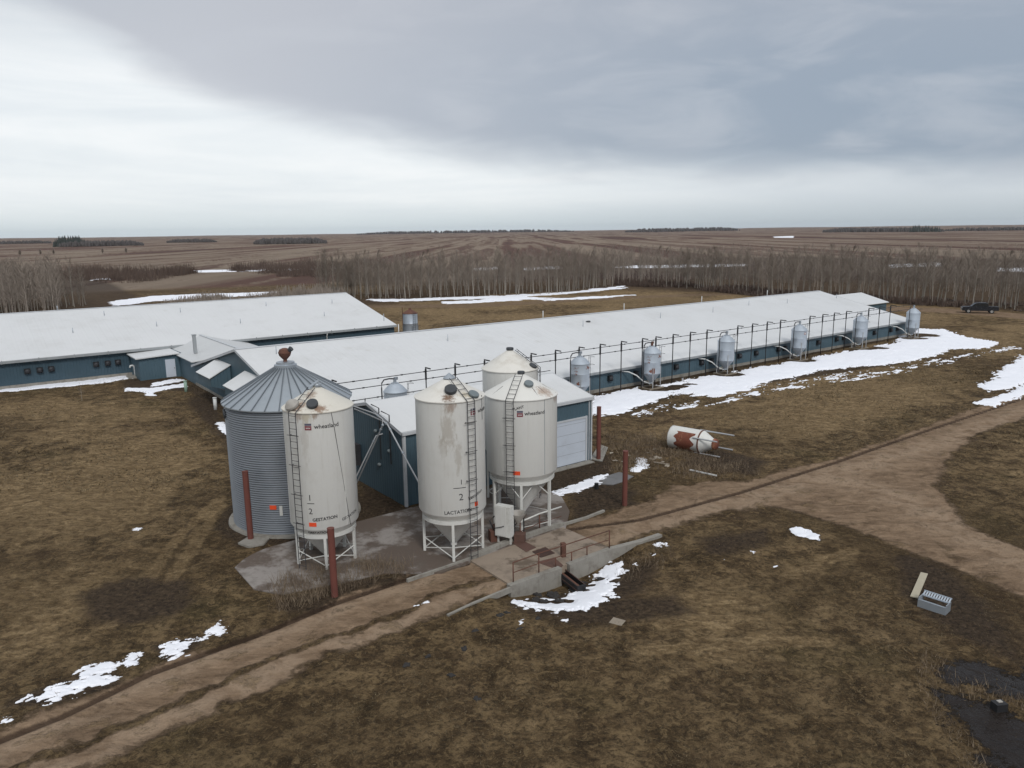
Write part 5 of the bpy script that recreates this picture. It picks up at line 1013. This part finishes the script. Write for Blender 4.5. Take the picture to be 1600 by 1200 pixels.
grass('turf', 'matted dry brown grass of the yard near the track', 520000, (-24, 30, 16, 46), (.02, .085), (.007, .022), turf_m, dens_turf, 1.6, 3)
grass('turf', 'matted dry brown grass of the yard around the barns', 330000, (-60, 70, 46, 110), (.04, .16), (.025, .065), turf_m, dens_turf, 1.6, 4)
def dens_poly(polys, wd=.8): 
    def f(X, Y):
        d = np.zeros_like(X)
        for p_ in polys: d = np.maximum(d, soft(sdist(p_, X, Y), wd))
        d = d*(sdist(PADP, X, Y) < -.3)*(1-soft(sdist(ROAD, X, Y)+.3, .6)); return d*np.clip(.2+1.8*(fbm(X*1.3, Y*1.3, 3, 5)-.3), 0, 1)
    return f
WEEDS = [[(-11.07,31.95),(-11.02,33.25),(-7.71,34.92),(-5.17,34.85),(-4.94,33.09),(-7.50,30.95),(-10.21,29.60)], [(7.51,53.74),(11.43,54.41),(10.93,49.73),(6.89,49.18)], [(11.79,56.16),(15.03,51.82),(15.93,47.47),(10.92,47.66)], [(7.10,58.24),(12.66,57.98),(11.91,54.39),(6.81,53.77)]]
grass('dead_weeds', 'tall dead brown weeds around the red post and bin legs', 17000, (-13, -2.5, 30, 37), (.25, .85), (.006, .014), weed_m, dens_poly(WEEDS[:1]), .35, 7)
grass('dead_weeds', 'dead brown weeds around the fallen bin and rubble', 40000, (3, 22, 44, 62), (.15, .6), (.01, .022), weed_m, dens_poly(WEEDS[1:], 2), .5, 8)
grass('dead_weeds', 'dead weeds on the bank right of the retaining wall', 9000, (2, 11, 30, 38), (.1, .4), (.006, .014), weed_m, dens_poly([[(5.02,35.31),(7.88,36.80),(8.20,35.22),(5.33,33.15)]], 1), .5, 9)
grass('reeds', 'pale reeds and dead stalks around the dark puddle', 30000, (9, 22, 19, 30), (.1, .38), (.006, .014), weed_m, dens_poly([[(15.34,25.85),(15.96,25.84),(14.54,23.29),(14.39,21.76),(13.84,18.92),(13.00,18.44),(13.98,21.77),(13.88,23.12)], [(15.77,24.51),(17.69,23.59),(18.97,22.33),(18.61,21.84),(17.10,22.71),(15.49,23.64)]], .7), .5, 10)
# ------------------------------------------------------------------ clods, rubble, boards
def clod(lab, q, r_, z=0, m=None, name='earth_clod', cat='clod', group='dark earth clods'):
    n_ = random.randint(3, 6); mb = MB()
    for j_ in range(9):
        a_ = random.uniform(0, 6.28); d_ = r_*random.uniform(0, .75); k_ = r_*random.uniform(.25, .55); mb.ico((math.cos(a_)*d_, math.sin(a_)*d_*.8, k_*.1), (k_, k_*.8, k_*.6), 0, .35)
    o = mb.build(name, m or dirt_clod, None, False); o.location = (*q, z); return tag(o, lab, cat, group)
for k, (q, r_) in enumerate((((-4.16,25.84), .36), ((-3.35,26.43), .26), ((-2.00,26.95), .33), ((-1.67,28.30), .30), ((-2.37,25.13), .34), ((-1.36,23.71), .30), ((0.17,28.41), .34), ((1.02,29.28), .28), ((-0.66,29.53), .4), ((-0.34,29.80), .3))):
    clod(['dark earth clod in the grass, left one of the scattered group', 'small dark clod right of the leftmost one', 'dark clod in the middle of the scattered group', 'uppermost dark clod of the group below the curb', 'dark clod below the middle one', 'flat dark clod lowest in the grass', 'dark clod just below the snowy hollow, left', 'dark clod just below the snowy hollow, right', 'broad dark clod under the narrow curb', 'dark clod beside the narrow curb end'][k], q, r_*.62)
for k, (q, r_) in enumerate((((1.14,32.64), .3), ((1.84,32.37), .4), ((1.33,31.57), .25), ((0.96,31.82), .28), ((2.00,31.56), .28), ((3.41,33.89), .2), ((4.15,34.08), .22))):
    clod('dark clod poking through the snow below the retaining wall', q, r_, float(ground_h(*q))+.02, group='clods in the snowy hollow')
for k, (q, r_) in enumerate((((9.86,51.56), .34), ((10.28,51.86), .42), ((8.37,52.56), .25), ((7.28,51.36), .2), ((10.55,50.93), .25), ((9.87,53.15), .18), ((10.52,54.11), .15), ((7.21,53.26), .2), ((7.82,51.04), .22), ((10.64,50.03), .2))):
    clod('pale rubble stone in the heap between the red post and the fallen bin', q, r_, 0, rubble_m, 'rubble_stone', 'stone', 'pale rubble stones')
def board(name, lab, a, b, wd, z=.05, m=None, th=.05, cat='board'):
    a = Vector((*a, 0)); b = Vector((*b, 0)); d_ = b-a; c = (a+b)/2; o = MB().box((0, 0, 0), (d_.length, wd, th)).build(name, m or pale_wood); o.location = (c.x, c.y, z); o.rotation_euler = (0, R(1.5), math.atan2(d_.y, d_.x)); return tag(o, lab, cat)
board('board', 'long pale plank lying in the grass beside the metal feeder', (17.51,30.56), (19.30,33.04), .30, .05)
board('pipe_length', 'thin pale pipe lying below the fallen bin', (11.95,48.84), (13.46,47.70), .08, .06, white_pipe, .08, 'pipe')
board('board', 'short brown board half buried in the grass below the hollow', (4.03,28.99), (4.50,28.72), .5, .02, wood)
board('board', 'grey plank among the rubble by the puddle', (9.87,50.65), (10.84,50.17), .14, .08, wood)
tag(MB().prism([(6.58,55.49),(7.15,54.60),(6.30,51.10),(5.51,51.74)], 0, .06).build('footing_slab', concrete), 'broken concrete slab at the foot of the post by the shed corner', 'concrete slab')
tag(MB().prism([(5.65,47.46),(7.18,48.75),(7.98,47.77),(7.33,46.88),(6.40,46.15),(5.52,46.31)], -.05, .035).build('wet_slab', mat('wet_concrete', (.13, .125, .12), .35, 0, .15, 1, grime=((.05, .045, .04), 1.2, .5))), 'wet grey concrete slab left of the red post by the puddles', 'concrete slab')
q = (5.26,45.46); tt = tag(MB().cyl((0, 0, 0), (0, 0, .38), .14, n=10).build('short_stump', fan_m), 'short dark stump pipe at the snow strip by the door', 'pipe'); tt.location = (*q, 0)
q = (-42.87,73.54); sp_ = thing('sapling', 'small dead sapling standing in the left field before the barn', 'sapling', (*q, 0)); MB().cyl((0, 0, -.1), (.05, 0, 1.5), .03, .012, 6).build('trunk', wood, sp_)
m = MB()
for k in range(16): a = random.uniform(0, 6.28); z0_ = random.uniform(.4, 1.4); m.cyl((.03, 0, z0_), (.03+math.cos(a)*.35, math.sin(a)*.35, z0_+.45), .009, .004, 4)
m.build('crown', twig, sp_)
# metal slatted feeder
q = (17.90,29.69); a_ = (17.73,30.44); b_ = (18.47,29.62); fd = thing('livestock_feeder', 'overturned grey metal feeder trough with a slotted back', 'feeder', (*q, 0), math.atan2(b_[1]-a_[1], b_[0]-a_[0]))
ln = math.hypot(b_[0]-a_[0], b_[1]-a_[1])
MB().bb(-ln/2, ln/2, -.30, -.26, .0, .34).bb(-ln/2, -ln/2+.03, -.259, .30, 0, .42).bb(ln/2-.03, ln/2, -.259, .30, 0, .42).slab([(-ln/2+.03, -.255, .30), (ln/2-.03, -.255, .30), (ln/2-.03, .10, .20), (-ln/2+.03, .10, .20)], .02).build('trough', galv, fd)
m = MB().bb(-ln/2, ln/2, .11, .16, .38, .43).bb(-ln/2, ln/2, .36, .40, .50, .54)
for i in range(11): x = -ln/2+.05+i*(ln-.1)/10; m.slab([(x-.03, .16, .42), (x+.03, .16, .42), (x+.03, .37, .52), (x-.03, .37, .52)], .03)
m.build('slotted_back', galv_bin, fd)
# dark box in the puddle
q = (16.30,22.79); bx_ = thing('battery_box', 'small black box with pale lid lying in the dark puddle', 'box', (*q, 0), R(10)); MB().box((0, 0, .12), (.42, .3, .28)).build('case', black_steel, bx_); MB().box((.03, .03, .275), (.16, .12, .03)).build('pale_lid', lid_pale, bx_)
# ------------------------------------------------------------------ fallen bin
qa = (12.00,54.39); qb = (14.66,52.15); dv_ = Vector((qb[0]-qa[0], qb[1]-qa[1])); fb = thing('fallen_bin', 'white bin with a large red rust patch lying on its side in the weeds', 'feed bin', (qa[0], qa[1]+.3, .80), math.atan2(dv_.y, dv_.x))
def lathe_x(mb, prof, n=36):
    k = MB().lathe([(r_, x) for x, r_ in prof], n); k.v = [(v[2], v[0], v[1]) for v in k.v]; return mb.add(k.v, k.f)
lathe_x(MB(), [(0, .85), (2.35, .85)]).build('body', white_bin, fb, True)
lathe_x(MB(), [(-.30, .12), (-.02, .87), (0, .87)]).build('cone_roof', white_bin, fb, True)
a0_, a1_ = R(10), R(100); k = MB(); nn = 14; vs = []
for i in range(nn+1):
    a = R(128)+i*R(150)/nn; w0 = .62+.16*math.sin(i*1.7); w1 = 1.95+.20*math.sin(i*1.3+1); vs += [(w0, math.cos(a)*.858, math.sin(a)*.858), (w1, math.cos(a)*.858, math.sin(a)*.858), (w0, math.cos(a)*.84, math.sin(a)*.84), (w1, math.cos(a)*.84, math.sin(a)*.84)]
k.add(vs, [(4*i, 4*i+1, 4*i+5, 4*i+4) for i in range(nn)]+[(4*i+2, 4*i+6, 4*i+7, 4*i+3) for i in range(nn)]+[(4*i, 4*i+4, 4*i+6, 4*i+2) for i in range(nn)]+[(4*i+1, 4*i+3, 4*i+7, 4*i+5) for i in range(nn)]).build('rust_patch', rust_patch, fb)
lathe_x(MB(), [(2.35, .87), (2.45, .87), (2.45, .82), (2.35, .82)]).build('ring_band', rust, fb, True)
lathe_x(MB(), [(2.45, .83), (3.15, .42), (3.3, .40)]).build('hopper', white_bin, fb, True); lathe_x(MB(), [(3.3, .42), (3.55, .36), (3.55, .001)]).build('hopper_end', rust_patch, fb, True)
for a, l_ in ((R(60), 4.6), (R(150), 3.9), (R(-120), 4.0), (R(-30), 4.4)):
    MB().cyl((2.0, math.cos(a)*.9, math.sin(a)*.86), (l_, math.cos(a)*.9, math.sin(a)*.86), .055, n=6).build('leg', grey_pipe, fb)
# ------------------------------------------------------------------ pickup truck
q = (87.92,141.49); pk = thing('pickup_truck', 'dark pickup truck parked on the far gravel track by the wood', 'truck', (*q, .02), R(176)-math.atan2(q[0], q[1])*1.0+R(12))
def side_extr(mb, prof, hw): n = len(prof); return mb.add([(x, -hw, z) for x, z in prof]+[(x, hw, z) for x, z in prof], [(i, (i+1) % n, n+(i+1) % n, n+i) for i in range(n)]+[tuple(range(n-1, -1, -1)), tuple(range(n, 2*n))])
side_extr(MB(), [(2.95, .45), (2.98, .95), (2.85, 1.12), (1.55, 1.22), (-2.9, 1.25), (-2.95, .55), (-2.4, .5), (2.4, .42)], .98).build('body', car_paint, pk, 'auto')
side_extr(MB(), [(1.5, 1.2), (.75, 1.85), (.4, 1.93), (-.9, 1.93), (-1.15, 1.85), (-1.3, 1.22)], .82).build('cab', car_paint, pk, 'auto')
MB().slab([(1.46, -.76, 1.26), (1.46, .76, 1.26), (.80, .70, 1.83), (.80, -.70, 1.83)], -.02).build('windscreen', glass, pk)
for s_ in (-1, 1):
    for x0, x1 in ((.2, 1.1), (-.95, .1)): MB().box(((x0+x1)/2-.05, s_*.825, 1.54), (x1-x0-.1, .012, .42)).build('side_window', glass, pk)
    MB().box((2.95, s_*.72, .92), (.1, .35, .16)).build('headlight', lamp_w, pk)
    for x in (1.9, -1.85):
        wh = MB().cyl((x, s_*.72, .38), (x, s_*1.0, .38), .39, n=22).build('wheel', tyre_m, pk, 'auto'); MB().cyl((x, s_*1.0, .38), (x, s_*1.02, .38), .24, n=16).build('rim', chrome, wh)
MB().bb(-2.7, -1.35, -.8, .8, 1.245, 1.27).build('bed_cover', fan_m, pk); MB().bb(2.9, 3.05, -.95, .95, .5, .72).build('bumper', chrome, pk)
# ------------------------------------------------------------------ air
hv = bpy.data.materials.new('haze_air'); hv.use_nodes = True; t = NT(hv.node_tree); vp = t.n('ShaderNodeVolumePrincipled'); vp.inputs['Color'].default_value = (.80, .86, .95, 1); vp.inputs['Density'].default_value = HAZE
t.put(t.n('ShaderNodeOutputMaterial').inputs[1], vp.outputs[0])
if HAZE: tag(MB().bb(-24000, 24000, -24000, 24000, -60, 170).build('haze', hv), 'thin haze over the far fields', 'haze', kind='stuff')
